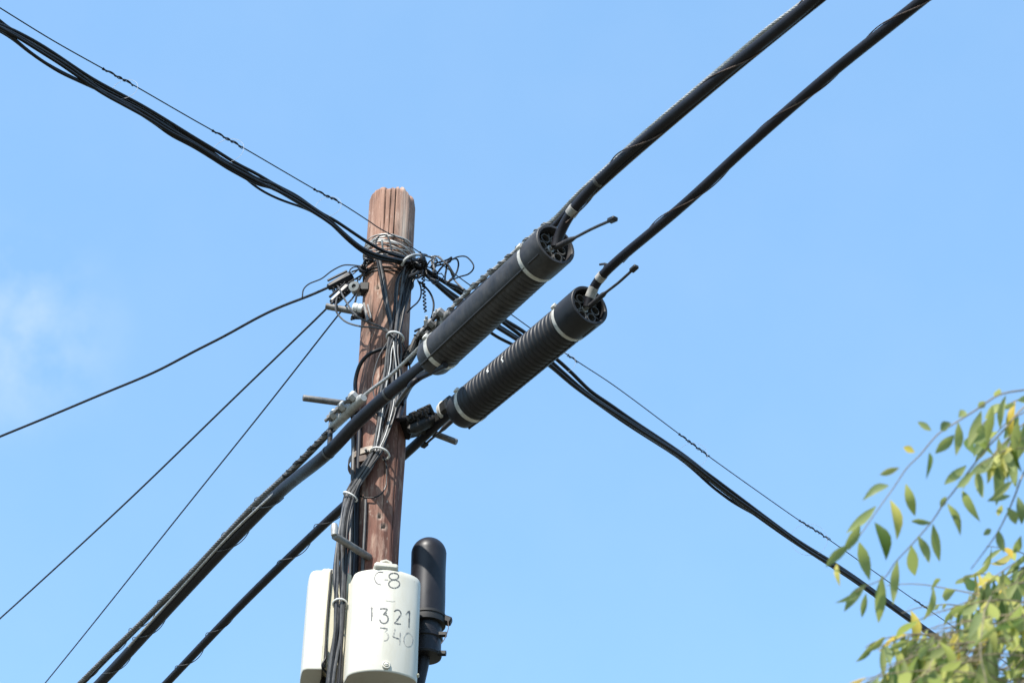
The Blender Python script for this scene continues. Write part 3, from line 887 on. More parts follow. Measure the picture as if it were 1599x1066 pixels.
# ------------------------------------------------------------------ wire wraps at the pole top
mb = MB()
for k in range(8):
    zc = zpx(612, 366 + k * 2.6) + random.uniform(-0.006, 0.006)
    mb.tube(ring_on_pole(zc, 0.004 + 0.003 * (k % 3), (random.uniform(-0.32, 0.08), random.uniform(-0.08, 0.22)), 0.3 * k, 0.3 * k + random.uniform(1.5, 2) * math.pi, 80, random.uniform(0.004, 0.012), k * 2.3), random.uniform(0.0024, 0.0036), 6)
tag(build('wire_wrap', mb, M['galv']), 'loops of grey wire wound around the pole near its top', 'wire')
mb = MB()
for k in range(4):
    zc = zpx(612, 395 + k * 3.2)
    mb.tube(ring_on_pole(zc, 0.006 + 0.004 * (k % 2), (-0.06, 0.05 * k), k, k + 2 * math.pi, 80, 0.005, k * 2.1), 0.0046, 6)
tag(build('wire_wrap', mb, M['galv_dull']), 'thicker dull wire loops around the pole at the cable bundle', 'wire')
mb = MB()
for k in range(2):
    mb.tube(ring_on_pole(zpx(612, 414 + 4.5 * k), 0.005, (-0.07, 0.14 + 0.03 * k), 0, 2 * math.pi, 80, 0.003, k), 0.0036, 6)
tag(build('wire_wrap', mb, M['dark_steel']), 'pair of dark wires around the pole just under the cable bundle', 'wire')
# two bent wire ends standing up in front of the wraps
def wire(name, label, pts, r, mat, group=None, cat='wire', n=8, wob=0.0):
    return cable(name, label, pts, r, mat, cat, group, 7, n, None, wob)
wire('bent_wire', 'bent grey wire hoop sticking up in front of the pole top wraps', [onpole(588, 392, 0.03), onpole(587, 378, 0.04), onpole(592, 369, 0.045), onpole(602, 367, 0.045), onpole(608, 375, 0.04), onpole(611, 391, 0.03)], 0.0042, 'worn_cable')
wire('bent_wire', 'short pale wire stub in the hoop on the pole top', [onpole(598, 392, 0.02), onpole(597, 382, 0.04), onpole(596, 374, 0.05)], 0.0045, 'galv')

# pale thick hook around the bundle at the right edge of the pole
hk = [onpole(627, 415, 0.05), onpole(633, 405, 0.075), onpole(643, 399, 0.085), onpole(655, 398, 0.07), at(663, 404, 5.93), at(661, 412, 5.97), at(652, 414, 5.98)]
wire('support_hook', 'pale metal hook curling over the cables at the right edge of the pole', hk, 0.0068, 'galv', cat='hook')

# ------------------------------------------------------------------ messenger wires of the service line
ML = [PB(-6, 9), PB(80, 62), PB(160, 107), PB(208, 133), PB(300, 186), PB(380, 231), PB(490, 295), PB(530, 316), PB(574, 344), PB(590, 355), PB(612, 367), PB(632, 375)]
P_ = spline(extend(ML, 3, 0), 10)
mb = MB(); mb.tube(P_, 0.0026, 6)
o = tag(build('messenger_wire', mb, M['thin_wire']), 'thin straight messenger wire from the upper left corner to the pole top', 'wire', 'messenger wires above the service cables')
def twist(parent, P, pa, pb, r=0.0036):
    ia, ib = sorted((nearest(P, pa), nearest(P, pb)))
    seg = spline([P[i].copy() for i in range(ia, ib + 1, max(1, (ib - ia) // 5))], 8) if ib - ia > 2 else [pa.lerp(pb, k / 20) for k in range(21)]
    mb = MB(); mb.tube(helix(seg, r, 0.042, 0, 0.004, 0.5), 0.0023, 5); mb.tube(helix(seg, r * 1.2, 0.075, 2.5, 0.006, 0.6), 0.0019, 5)
    build('twisted_tie', mb, M['thin_wire'], parent)
for a, b in (((160, 107), (208, 133)), ((333, 206), (382, 232)), ((491, 296), (530, 316))):
    twist(o, P_, PB(*a), PB(*b))
MR = [PB(640, 384), PB(660, 397), PB(670, 401), PB(690, 413), PB(705, 424), PB(735, 446), PB(800, 492), PB(888, 555), PB(962, 604), PB(1060, 677), PB(1108, 713), PB(1178, 763), PB(1248, 812), PB(1296, 843), PB(1432, 939), PB(1599, 1053), PB(1640, 1081)]
P_ = spline(extend(MR, 0, 12), 10)
mb = MB(); mb.tube(P_, 0.0026, 6)
o = tag(build('messenger_wire', mb, M['thin_wire']), 'thin straight messenger wire from the pole top to the lower right corner', 'wire', 'messenger wires above the service cables')
for a, b in (((655, 394), (668, 401)), ((886, 554), (902, 565)), ((1060, 677), (1108, 713)), ((1248, 812), (1296, 843)), ((1428, 936), (1452, 953))):
    twist(o, P_, PB(*a), PB(*b), 0.0042)

# hanger rings
def ring(c, dr, rx, r, label, group):
    d = Vector(dr).normalized(); u = Vector((0, 0, 1)); u = (u - d * u.dot(d)).normalized(); v = d.cross(u)
    ang = R(34); w_ = (d * math.sin(ang) + v * math.cos(ang))
    pts = [c + (u * math.cos(a) + w_ * math.sin(a)) * rx for a in [2 * math.pi * k / 28 for k in range(29)]]
    mb = MB(); mb.tube(pts, r, 6, False)
    tag(build('hanger_ring', mb, M['ring_wire']), label, 'ring', group)
gr = 'rings hanging the service cables from the messenger'
for k, (a, b, lb) in enumerate((((198, 126), (192, 153), 'thin pale hanger ring on the left bundle, first from the upper left corner'),
                     ((360, 219), (352, 252), 'thin pale hanger ring on the left bundle, the middle one'),
                     ((514, 308), (511, 337), 'thin pale hanger ring on the left bundle, next to the pole'),
                     ((1087, 699), (1076, 722), 'thin pale hanger ring on the right bundle, first beyond the lower closure'),
                     ((1268, 826), (1258, 858), 'thin pale hanger ring on the right bundle left of the leaves'),
                     ((1446, 949), (1436, 976), 'thin pale hanger ring on the right bundle among the leaves'),
                     ((884, 556), (876, 577), 'thin pale hanger ring on the right bundle under the lower closure'))):
    A, B = PB(*a), PB(*b)
    ring((A + B) / 2, PB.d, (A - B).length / 2 + 0.003, 0.0007, lb, gr)

# ------------------------------------------------------------------ service cables: left bundle
lb = 'black service cable in the sagging bundle from the upper left to the pole top'
gb = 'service cables left of the pole'
def cab_px(pxs, off, r, label, group, a=0, b=0, mat='cable', plane=PB, name='service_cable'):
    pl = plane.off(off)
    return cable(name, label, extend([pl(*p) for p in pxs], a, b), r, mat, 'cable', group, 10, 8)
left_paths = [
    ([(-8, 36), (20, 47), (60, 68), (100, 94), (140, 121), (180, 143), (220, 164), (260, 188), (300, 213), (340, 237), (370, 256), (400, 271), (430, 289), (462, 305), (484, 321), (505, 335), (521, 343), (548, 361), (575, 379), (597, 391), (625, 401), (652, 406)], 0.0, 0.0086),
    ([(-8, 40), (22, 53), (62, 77), (100, 99), (130, 121), (160, 143), (190, 158), (224, 175), (262, 200), (300, 222), (334, 243), (354, 254), (376, 264), (402, 280), (426, 287), (446, 300), (473, 315), (496, 331), (516, 345), (540, 367), (566, 388), (592, 399), (625, 406), (652, 410)], 0.012, 0.0092),
    ([(-8, 42), (14, 54), (38, 75), (58, 90), (76, 102), (96, 114), (124, 127), (146, 137), (170, 148), (196, 163), (224, 181), (245, 195), (268, 212), (300, 228), (334, 249), (354, 262), (374, 273), (402, 288), (424, 293), (446, 305), (474, 322), (500, 338), (518, 350), (541, 373), (570, 396), (596, 405), (630, 410), (655, 412)], 0.02, 0.0080),
    ([(-8, 45), (18, 60), (44, 81), (66, 95), (90, 109), (120, 124), (150, 139), (185, 156), (215, 169), (250, 190), (280, 206), (310, 223), (340, 243), (374, 270), (401, 293), (435, 311), (473, 324), (497, 336), (516, 349), (540, 372), (568, 393), (594, 402), (628, 412)], -0.010, 0.0062),
    ([(-8, 26), (14, 44), (40, 58), (80, 82), (110, 103), (140, 124), (170, 144), (210, 163), (250, 186), (290, 212), (325, 235), (360, 256), (395, 276), (425, 291), (452, 302), (478, 320), (505, 337), (526, 356), (550, 376), (576, 394), (604, 404), (640, 409)], -0.018, 0.0074),
    ([(-8, 39), (25, 57), (60, 79), (95, 101), (125, 122), (160, 146), (195, 165), (235, 187), (270, 209), (305, 226), (345, 252), (385, 274), (420, 292), (450, 306), (480, 325), (512, 346), (536, 365), (560, 385), (585, 397), (612, 404), (645, 411)], 0.03, 0.0075),
]
for pxs, off, r in left_paths:
    cab_px(pxs, off, r * 0.82, lb, gb, 4.0, 0)

# right bundle
lr = 'black service cable in the bundle from the pole top to the lower right'
gr2 = 'service cables right of the pole'
right_paths = [
    ([(640, 407), (656, 416), (667, 424), (694, 440), (718, 457), (753, 479), (788, 500), (820, 519), (850, 545), (872, 563), (896, 585), (922, 611), (952, 631), (990, 658), (1040, 691), (1078, 718), (1120, 752), (1168, 788), (1224, 829), (1260, 853), (1298, 876), (1340, 904), (1384, 936), (1436, 973), (1500, 1019), (1560, 1062), (1610, 1098)], 0.0, 0.0088),
    ([(638, 410), (655, 420), (668, 430), (688, 447), (712, 464), (745, 487), (776, 508), (809, 529), (840, 551), (864, 570), (890, 594), (920, 618), (950, 637), (989, 664), (1040, 698), (1078, 724), (1120, 758), (1168, 794), (1224, 834), (1260, 858), (1296, 881), (1340, 910), (1384, 942), (1436, 979), (1500, 1025), (1560, 1068), (1610, 1104)], 0.014, 0.0105),
    ([(640, 412), (658, 424), (672, 436), (695, 457), (722, 480), (766, 520), (799, 537), (835, 556), (862, 574), (892, 600), (932, 629), (980, 663), (1034, 697), (1072, 723), (1108, 756), (1130, 773), (1150, 787), (1190, 809), (1230, 836), (1262, 860), (1300, 884), (1344, 912), (1390, 946), (1440, 982), (1505, 1029), (1560, 1071), (1610, 1107)], -0.010, 0.0070),
    ([(644, 408), (662, 419), (690, 438), (709, 447), (725, 453), (760, 484), (798, 512), (830, 537), (858, 562), (888, 589), (924, 620), (958, 642), (996, 666), (1040, 695), (1080, 721), (1122, 752), (1170, 788), (1226, 830), (1262, 855), (1300, 878), (1340, 906), (1384, 938), (1436, 975), (1500, 1021), (1560, 1064), (1610, 1100)], 0.025, 0.0085),
    ([(646, 412), (664, 428), (684, 446), (710, 468), (745, 491), (778, 512), (812, 533), (842, 556), (868, 577), (894, 600), (926, 624), (960, 645), (1000, 672), (1044, 699), (1080, 724), (1120, 756), (1160, 786), (1212, 822), (1256, 856), (1296, 880), (1340, 908), (1384, 941), (1436, 978), (1500, 1023), (1560, 1066), (1610, 1102)], 0.034, 0.0085),
]
for pxs, off, r in right_paths:
    cab_px(pxs, off, r * 1.08, lr, gr2, 0, 12)

# dark knot of ties where the bundles meet the pole
mb = MB()
rk = random.Random(5)
for k in range(16):
    c = at(652 + rk.uniform(-8, 9), 415 + rk.uniform(-12, 14), 5.88 + rk.uniform(-0.03, 0.05))
    u = Vector((rk.uniform(-1, 1), rk.uniform(-1, 1), rk.uniform(-1, 1))).normalized(); v = u.orthogonal().normalized(); w_ = u.cross(v)
    rr = rk.uniform(0.018, 0.036)
    pts = [c + (v * math.cos(a) + w_ * math.sin(a) * 0.7) * rr for a in [2 * math.pi * q / 18 for q in range(rk.randint(10, 19))]]
    mb.tube(pts, rk.uniform(0.004, 0.008), 7)
tag(build('cable_tie_knot', mb, M['cable']), 'dark knot of tied cable ends at the right edge of the pole', 'cable knot')

# coiled spare wire right of the pole
def px_loop(px, Y, r, label, mat='cable', name='spare_wire_loop', group='loops of spare wire right of the pole'):
    pts = [at(x, y, Y + 0.03 * math.sin(i * 1.3)) for i, (x, y) in enumerate(px)]
    cable(name, label, pts, r, mat, 'wire', group, 7, 8)
px_loop([(676, 408), (675, 420), (681, 427), (690, 417), (700, 408), (712, 404), (716, 412), (713, 425), (706, 436), (697, 442)], 5.93, 0.0042, 'dark spare wire looping up and back over the right bundle')
px_loop([(700, 408), (715, 401), (728, 401), (738, 411), (739, 420), (731, 428), (718, 432), (708, 436)], 5.92, 0.0034, 'round open loop of thin wire farthest right of the pole top')
px_loop([(660, 398), (672, 401), (681, 400), (690, 406), (698, 413), (703, 422), (707, 432), (712, 440), (724, 452)], 5.90, 0.0040, 'grey wire arching through the middle of the tangle', 'worn_cable')
px_loop([(674, 415), (680, 411), (692, 408), (700, 405), (705, 402), (702, 409), (690, 413), (680, 416), (677, 427)], 5.89, 0.0042, 'dark wire knotted tightly at the left of the tangle')
px_loop([(697, 409), (697, 420), (695, 432), (696, 440), (703, 437), (709, 430), (704, 420), (698, 411)], 5.95, 0.0045, 'short dark loop in the lower middle of the tangle')
px_loop([(677, 400), (674, 408), (676, 416), (680, 424), (677, 414), (679, 402), (686, 401), (692, 408), (697, 411), (703, 420), (709, 431)], 5.91, 0.0036, 'pale twisted wire across the tangle', 'galv_dull')

rt = random.Random(17)
for k in range(3):
    x0, y0 = 668 + rt.uniform(-6, 14), 408 + rt.uniform(-6, 12); a = rt.uniform(0, 6.28); px_ = []
    for i in range(9):
        px_.append((x0, y0)); a += rt.uniform(0.3, 1.15) * (1 if k % 2 else -1); x0 += 9 * math.cos(a) + 2.6; y0 += 8 * math.sin(a) + 1.4
    px_loop(px_, 5.9 + 0.02 * k, rt.uniform(0.0022, 0.0038), 'thin loose wire end in the tangle right of the pole top', 'worn_cable' if k % 3 == 0 else 'cable', 'loose_wire', 'loose wire ends in the tangle')
for k in range(4):
    x0, y0 = 648 + rt.uniform(-6, 10), 528 + rt.uniform(-12, 10); a = rt.uniform(-1.6, 0); px_ = []
    for i in range(7):
        px_.append((x0, y0)); a += rt.uniform(-0.5, 0.6); x0 += 8 * math.cos(a); y0 += 7 * math.sin(a)
    px_loop(px_, 5.88, rt.uniform(0.003, 0.005), 'short dark wire end by the black arm of the upper closure', 'worn_cable' if k % 2 else 'cable', 'loose_wire', 'loose wire ends by the black arm')
# hanging tails right of the pole: curly wire and two loops
pts = [at(660, 432, 5.93)]
cur = []
for i in range(90):
    f = i / 89
    cur.append(at(660 + 4 * f + 2.2 * math.sin(i * 0.75), 425 + 62 * f, 5.93 + 0.006 * math.cos(i * 0.75)))
mb = MB(); mb.tube(cur, 0.0032, 6); tag(build('curly_wire', mb, M['cable']), 'curly thin wire hanging down right of the pole', 'wire')
px_loop([(655, 440), (663, 447), (672, 458), (677, 472), (676, 488), (673, 498)], 5.95, 0.0046, 'hanging black wire curving down beside the curly wire', name='hanging_wire', group=None)
px_loop([(652, 437), (657, 448), (657, 462), (652, 472), (643, 480), (636, 488)], 5.9, 0.0036, 'thin hanging wire bending back to the pole', name='hanging_wire', group=None)

# ------------------------------------------------------------------ wires going down the pole
wl1 = 'black wire in the bunch running down the pole front'
def bunch_pt(x, y, l):
    p = onpole(x, y, l)
    f = max(0.0, min(1.0, (y - 735) / 90.0))
    if f > 0:                                          # lower down the bunch swings clear of the pole, past the side of the boxes
        p = p.lerp(at(x, y, 5.80 - l + 0.02), f * f * (3 - 2 * f))
    return p
def drop(pxs, r, mat, label, lifts, name='pole_wire', group='wires running down the pole', n=8):
    pts = [(bunch_pt(x, y, l) if name == 'pole_wire' else onpole(x, y, l)) for (x, y), l in zip(pxs, lifts)]
    cable(name, label, pts, r, mat, 'wire', group, 8, n)
rb = random.Random(11)
# way points of the bunch: (y, centre x, half width, lift)
way = [(428, 632, 16, .020), (470, 626, 13, .014), (505, 620, 10, .016), (526, 617, 8, .022), (548, 615, 12, .018), (580, 615, 16, .014), (615, 612, 16, .014), (650, 603, 14, .014), (680, 595, 11, .016), (705, 588, 7.5, .022), (730, 573, 9, .022), (755, 557, 9, .022), (776, 547, 8, .024), (800, 541, 10, .022), (840, 536, 11, .020), (900, 532, 10, .022), (943, 531, 9, .024), (1000, 527, 11, .022), (1066, 521, 12, .022), (1300, 505, 12, .02)]
lat = [-1, -.74, -.5, -.26, 0, .24, .5, .76, 1]
mats = ['cable', 'worn_cable', 'cable', 'worn_cable', 'cable', 'worn_cable', 'cable', 'cable', 'cable']
for k in range(13):
    s0 = -1 + 2 * k / 12
    pxs, lf = [], []
    s = s0
    for j, (y, cx, hw, l) in enumerate(way):
        s = max(-1.1, min(1.1, s0 * (0.8 if j % 3 else 1.0) + rb.uniform(-0.35, 0.35)))
        if y < 430: x = cx + hw * s0
        else: x = cx + hw * s
        pxs.append((x, y)); lf.append(l + 0.011 * ((k * 5) % 4) / 3 * (1 if j > 2 else 0.6))
    if k in (0, 1):     # these two leave the left bundle in front of the pole instead
        pxs = [(588 + 4 * k, 402), (593 + 4 * k, 425), (598 + 4 * k, 455), (604 + 3 * k, 485), (610 + 2 * k, 510)] + pxs[3:]
        lf = [0.03, 0.022, 0.018, 0.018, 0.02] + lf[3:]
    elif k in (4, 5, 6):
        pxs = [(652, 405), (640, 410), (631, 420)] + pxs[1:]; lf = [0.05, 0.055, 0.035] + lf[1:]
    else:
        pxs = [(650, 410)] + pxs; lf = [0.04] + lf
    mm = 'worn_cable' if k in (1, 3, 5, 7, 8, 10, 12) else 'cable'
    drop(pxs, 0.0050 if k not in (0, 1, 7) else 0.0066, mm,
         ('grey weathered wire in the bunch running down the pole front' if mm == 'worn_cable' else wl1), lf)
drop([(617, 530), (611, 548), (610, 570), (605, 592), (601, 615), (597, 645), (592, 675), (586, 704)], 0.0026, 'galv', 'bare shiny thin wire left of the bunch below the white ring', [.026, .034, .036, .034, .034, .032, .03, .034])
drop([(614, 530), (616, 550), (619, 575), (618, 600), (615, 630), (609, 655), (601, 682), (590, 704)], 0.0026, 'galv', 'bare shiny wire in the middle of the bunch below the white ring', [.03, .04, .042, .042, .04, .04, .036, .036])
drop([(622, 530), (621, 552), (624, 575), (625, 592), (622, 615), (617, 645), (607, 675), (593, 704)], 0.0026, 'galv_dull', 'bare shiny wire at the right of the bunch below the white ring', [.03, .04, .042, .042, .04, .04, .036, .034])
drop([(609, 528), (600, 542), (592, 556), (586, 574), (582, 594), (583, 612), (588, 630)], 0.0028, 'worn_cable', 'thin wire bowing left from the white ring over bare wood', [.02, .03, .034, .034, .03, .024, .02], name='loose_wire', group=None)
drop([(627, 530), (632, 543), (637, 555), (640, 575), (638, 600)], 0.0034, 'worn_cable', 'short wire bowing right from the white ring to the pole edge', [.02, .02, .016, .012, .01], name='loose_wire', group=None)
drop([(612, 532), (609, 552), (603, 575), (596, 598), (590, 620), (588, 645)], 0.0048, 'cable', 'dark wire slanting from the white ring to the grey clamp', [.012, .014, .014, .012, .01, .01], name='loose_wire', group=None)

# tie rings round the bunch
def bunch_ring(label, c, rx, ry, tilt, r, mat='pale_plastic'):
    """an open plastic ring in a near-horizontal plane round the bunch"""
    c = Vector(c); rad = Vector((c.x - POLE_X, c.y - POLE_Y, 0)).normalized(); tg = Vector((-rad.y, rad.x, 0))
    pts = [c + tg * (math.cos(a) * rx) + rad * (math.sin(a) * ry) + Vector((0, 0, math.cos(a) * tilt + 0.25 * math.sin(a) * ry)) for a in [2 * math.pi * k / 32 for k in range(33)]]
    mb = MB(); mb.tube(pts, r, 8, False)
    tag(build('tie_ring', mb, M[mat]), label, 'ring', 'pale rings around the pole wires')
bunch_ring('white plastic ring gathering the wires high on the pole beside the upper closure', onpole(617, 527, 0.022), 0.036, 0.028, -0.004, 0.0052)
bunch_ring('pale ring around the wires beside the rusty strap', onpole(593, 708, 0.024), 0.038, 0.03, -0.008, 0.0045)
bunch_ring('thin white ring around the wires where the lower cable passes behind', bunch_pt(547, 775, 0.03), 0.028, 0.026, -0.016, 0.0036)
bunch_ring('pale ring around the wires between the two white boxes', bunch_pt(531, 943, 0.022), 0.026, 0.028, 0.004, 0.0036)

# ------------------------------------------------------------------ left side: insulators, wedge clamps, drop wires
YL = POLE_Y - 0.03
def wedge(label, a, b, w, h):
    a, b = Vector(a), Vector(b); ax = (b - a).normalized(); L = (b - a).length
    e1 = CAM - a; e1 = (e1 - ax * e1.dot(ax)).normalized(); e2 = ax.cross(e1)
    if e2.z < 0: e2 = -e2
    t = thing('wedge_clamp', label, 'wedge clamp', (a + b) / 2, 'black wedge clamps of the drop wires', Matrix((ax, e1, e2)).transposed())
    mb = MB()
    secs = [(0.0, .45, .45), (.05, .62, .6), (.5, .9, .85), (.9, 1.0, 1.0), (1.0, .8, .85)]
    vs = []; fs = []
    for (f, kw, kh) in secs:
        c = a + ax * L * f
        for k in range(8):
            q = math.pi / 8 + k * math.pi / 4
            vs.append(c + e1 * math.cos(q) * w * kw * 0.6 + e2 * math.sin(q) * h * kh * 0.6)
    for i in range(len(secs) - 1):
        for k in range(8): fs.append((i * 8 + k, i * 8 + (k + 1) % 8, i * 8 + 8 + (k + 1) % 8, i * 8 + 8 + k))
    fs.append(tuple(range(8))); fs.append(tuple(range(32, 40))); mb.add(vs, fs)
    build('body', mb, M['dome'], t, smooth=False)
    for k in range(6):
        mb = MB(); f = 0.15 + k * 0.15
        mb.box(a + ax * L * f - e2 * h * 0.45, L * 0.05, w * 1.1, h * 0.5, Matrix((ax, e1, e2)).transposed())
        build('fin', mb, M['dome'], t, smooth=False)
    mb = MB(); mb.tube([a + ax * L * 0.1 + e2 * h * 0.62, a + ax * L * 0.9 + e2 * h * 0.66], 0.006, 6)
    build('top_rib', mb, M['dome'], t)
    mb = MB(); c = b + ax * 0.006
    mb.tube([c - e2 * h * 0.4, c + ax * 0.035 - e2 * h * 0.3, c + ax * 0.05, c + ax * 0.035 + e2 * h * 0.3, c + e2 * h * 0.4], 0.004, 7)
    build('bail', mb, M['dark_steel'], t)
wedge('black finned wedge clamp holding the upper drop wire left of the pole', at(512, 449, YL), at(550, 431, YL), 0.035, 0.045)
wedge('black finned wedge clamp of the middle drop wire, hanging below the other', at(517, 472, YL - 0.03), at(546, 447, YL - 0.02), 0.03, 0.035)
# spool insulator on a clevis
t = thing('spool_insulator', 'grey round spool insulator against the left edge of the pole', 'insulator', at(556, 451, YL - 0.03))
c = at(556, 451, YL - 0.04); dv = (CAM - c).normalized(); dv = Vector((dv.x - 0.3, dv.y, dv.z * 0.3)).normalized()
mb = MB(); mb.lathe([(-0.03, 0.010), (-0.03, 0.024), (-0.014, 0.026), (-0.008, 0.017), (0.008, 0.017), (0.014, 0.026), (0.03, 0.024), (0.031, 0.010), (0.02, 0.008)], c, dv, (0, 0, 1), 26)
build('spool', mb, M['spool'], t, angle=30)
mb = MB(); mb.tube([c - dv * 0.05, c + dv * 0.026], 0.0075, 8); build('pin', mb, M['dark_steel'], t)
mb = MB(); mb.box((c + at(575, 452, POLE_Y - 0.04)) / 2 + Vector((0.012, 0.0, 0.0)), 0.045, 0.05, 0.05, None, 0.15); mb.tube([c + Vector((0, 0.02, 0)), at(580, 447, POLE_Y - 0.05)], 0.014, 8)
build('clevis', mb, M['dark_steel'], t)
# white porcelain insulator on the upper step rod, with its flat bracket
t = thing('porcelain_insulator', 'white double porcelain insulator on the upper left rod', 'insulator', at(559, 482, POLE_Y - 0.1))
c = at(559, 482, POLE_Y - 0.085); ux = (at(580, 491, POLE_Y - 0.06) - at(509, 478, POLE_Y - 0.06)).normalized()
mb = MB(); mb.lathe([(-0.022, 0.012), (-0.022, 0.02), (-0.018, 0.023), (-0.003, 0.023), (-0.001, 0.017), (0.001, 0.017), (0.003, 0.023), (0.02, 0.023), (0.023, 0.02), (0.023, 0.012)], c, ux, (0, 0, 1), 24)
build('body', mb, M['porcelain'], t, angle=30)
mb = MB(); mb.box(at(559, 491, POLE_Y - 0.07), 0.05, 0.04, 0.03, None, 0.15); build('base', mb, M['dark_steel'], t)
mb = MB(); r3 = Matrix.Rotation(R(-14), 3, 'Y')
mb.box(at(571.5, 489, POLE_Y - 0.12), 0.010, 0.03, 0.098, r3, 0.1); mb.box(at(577, 488, POLE_Y - 0.105), 0.008, 0.02, 0.08, r3, 0.1)
build('bracket', mb, M['galv_dull'], t, smooth=False)
mb = MB(); nut(mb, at(553, 494, POLE_Y - 0.1), (-0.4, -0.4, -1), 0.011, 0.014); build('bolt', mb, M['dark_steel'], t, smooth=False)

D1 = VPlane(at(513, 449, YL).x, YL, -54)
pts = [at(548, 432, YL), at(513, 448.5, YL), D1(480, 463), D1(440, 478), D1(400, 497), D1(350, 525), D1(300, 550), D1(242, 581), D1(169, 611), D1(79, 649), D1(3, 680), D1(-40, 698)]
cable('drop_wire', 'black drop wire sagging from the wedge clamp to the left edge', extend(pts, 0, 12), 0.0062, 'thin_wire', 'wire', 'drop wires left of the pole', 8)
D2 = VPlane(at(512, 480, YL - 0.03).x, YL - 0.03, -36.7)
pts = [at(540, 452, YL - 0.025), at(519, 471, YL - 0.03), D2(505, 487), D2(346, 640), D2(200, 782), D2(40, 929), D2(-10, 974)]
cable('drop_wire', 'thin straight drop wire from the pole to the lower left edge, the middle of three', extend(pts, 0, 14), 0.0046, 'thin_wire', 'wire', 'drop wires left of the pole', 8)
D3 = VPlane(at(530, 488, YL).x, YL, -29.8)
pts = [at(555, 459, YL - 0.03), at(547, 470, YL - 0.02), D3(530, 489), D3(412, 640), D3(300, 779), D3(160, 955), D3(72, 1064), D3(50, 1090)]
cable('drop_wire', 'thin drop wire from the spool insulator, steepest of the three', extend(pts, 0, 14), 0.0036, 'thin_wire', 'wire', 'drop wires left of the pole', 8)
# jumper wires
def jumper(label, pxs, Y, r=0.0038, mat='worn_cable'):
    pts = [at(x, y, Y if not isinstance(Y, (list, tuple)) else Y[i]) for i, (x, y) in enumerate(pxs)]
    cable('jumper_wire', label, pts, r, mat, 'wire', None, 7, 8)
jumper('thin jumper wire making a wide S above the upper drop wire', [(472, 464), (474, 452), (483, 443), (502, 435), (518, 423), (535, 414.5), (550, 414), (567, 416)], YL, 0.0032, 'thin_wire')
jumper('short jumper wire arching from the wedge clamp to the pole', [(545, 428), (547, 421), (553, 417), (562, 417), (570, 414)], YL, 0.003, 'thin_wire')
jumper('thin wire slanting from the wedge clamp up to the cable knot on the left edge', [(551, 428), (558, 422), (566, 416)], YL, 0.003, 'thin_wire')
jumper('thin wire from the cable knot down to the spool insulator', [(568, 421), (565, 430), (561, 437)], YL, 0.0042, 'cable')
jumper('grey jumper wire crossing the upper rod and the pole to the white ring', [(528, 447), (536, 463), (544, 477), (553, 489), (566, 499), (581, 505), (594, 510), (606, 517), (614, 526)], [YL - .03, YL - .08, YL - .11, YL - .13, 5.84, 5.86, 5.865, 5.865, 5.865], 0.0042)
jumper('grey jumper wire hanging low under the upper rod to the white ring', [(528, 458), (525, 470), (524, 482), (528, 491), (538, 501), (550, 506.5), (566, 510), (582, 511), (596, 514), (608, 520), (616, 527)], [YL - .02, YL - .05, YL - .06, YL - .06, YL - .07, 5.88, 5.85, 5.85, 5.855, 5.86, 5.86], 0.0042)
jumper('short wire from the spool insulator to the white porcelain insulator', [(557, 460), (555, 470), (552, 480), (552, 492)], YL - 0.06, 0.0045, 'thin_wire')
# dark knot of old ties on the left edge under the bundle
mb = MB(); rk = random.Random(3)
for k in range(12):
    f = rk.random()
    c = at(563 + 14 * f + rk.uniform(-3, 3), 424 - 24 * f + rk.uniform(-3, 3), 5.93 - 0.05 * f)
    u = Vector((rk.uniform(-1, 1), rk.uniform(-1, 1), rk.uniform(-1, 1))).normalized(); v = u.orthogonal().normalized(); w_ = u.cross(v)
    rr = rk.uniform(0.010, 0.02)
    mb.tube([c + (v * math.cos(a) + w_ * math.sin(a)) * rr for a in [2 * math.pi * q / 14 for q in range(rk.randint(8, 15))]], rk.uniform(0.004, 0.007), 6)
tag(build('cable_tie_knot', mb, M['cable']), 'dark knot of old ties on the left edge of the pole under the bundle', 'cable knot')

# thin dangling wire with end loop by the collar lower on the pole
drop([(563, 774), (573, 777), (585, 776), (595, 771), (602, 760), (604, 745), (603, 725), (598, 712)], 0.003, 'cable', 'thin wire curving up the pole below the rusty strap', [.012] * 8, name='loose_wire', group=None)

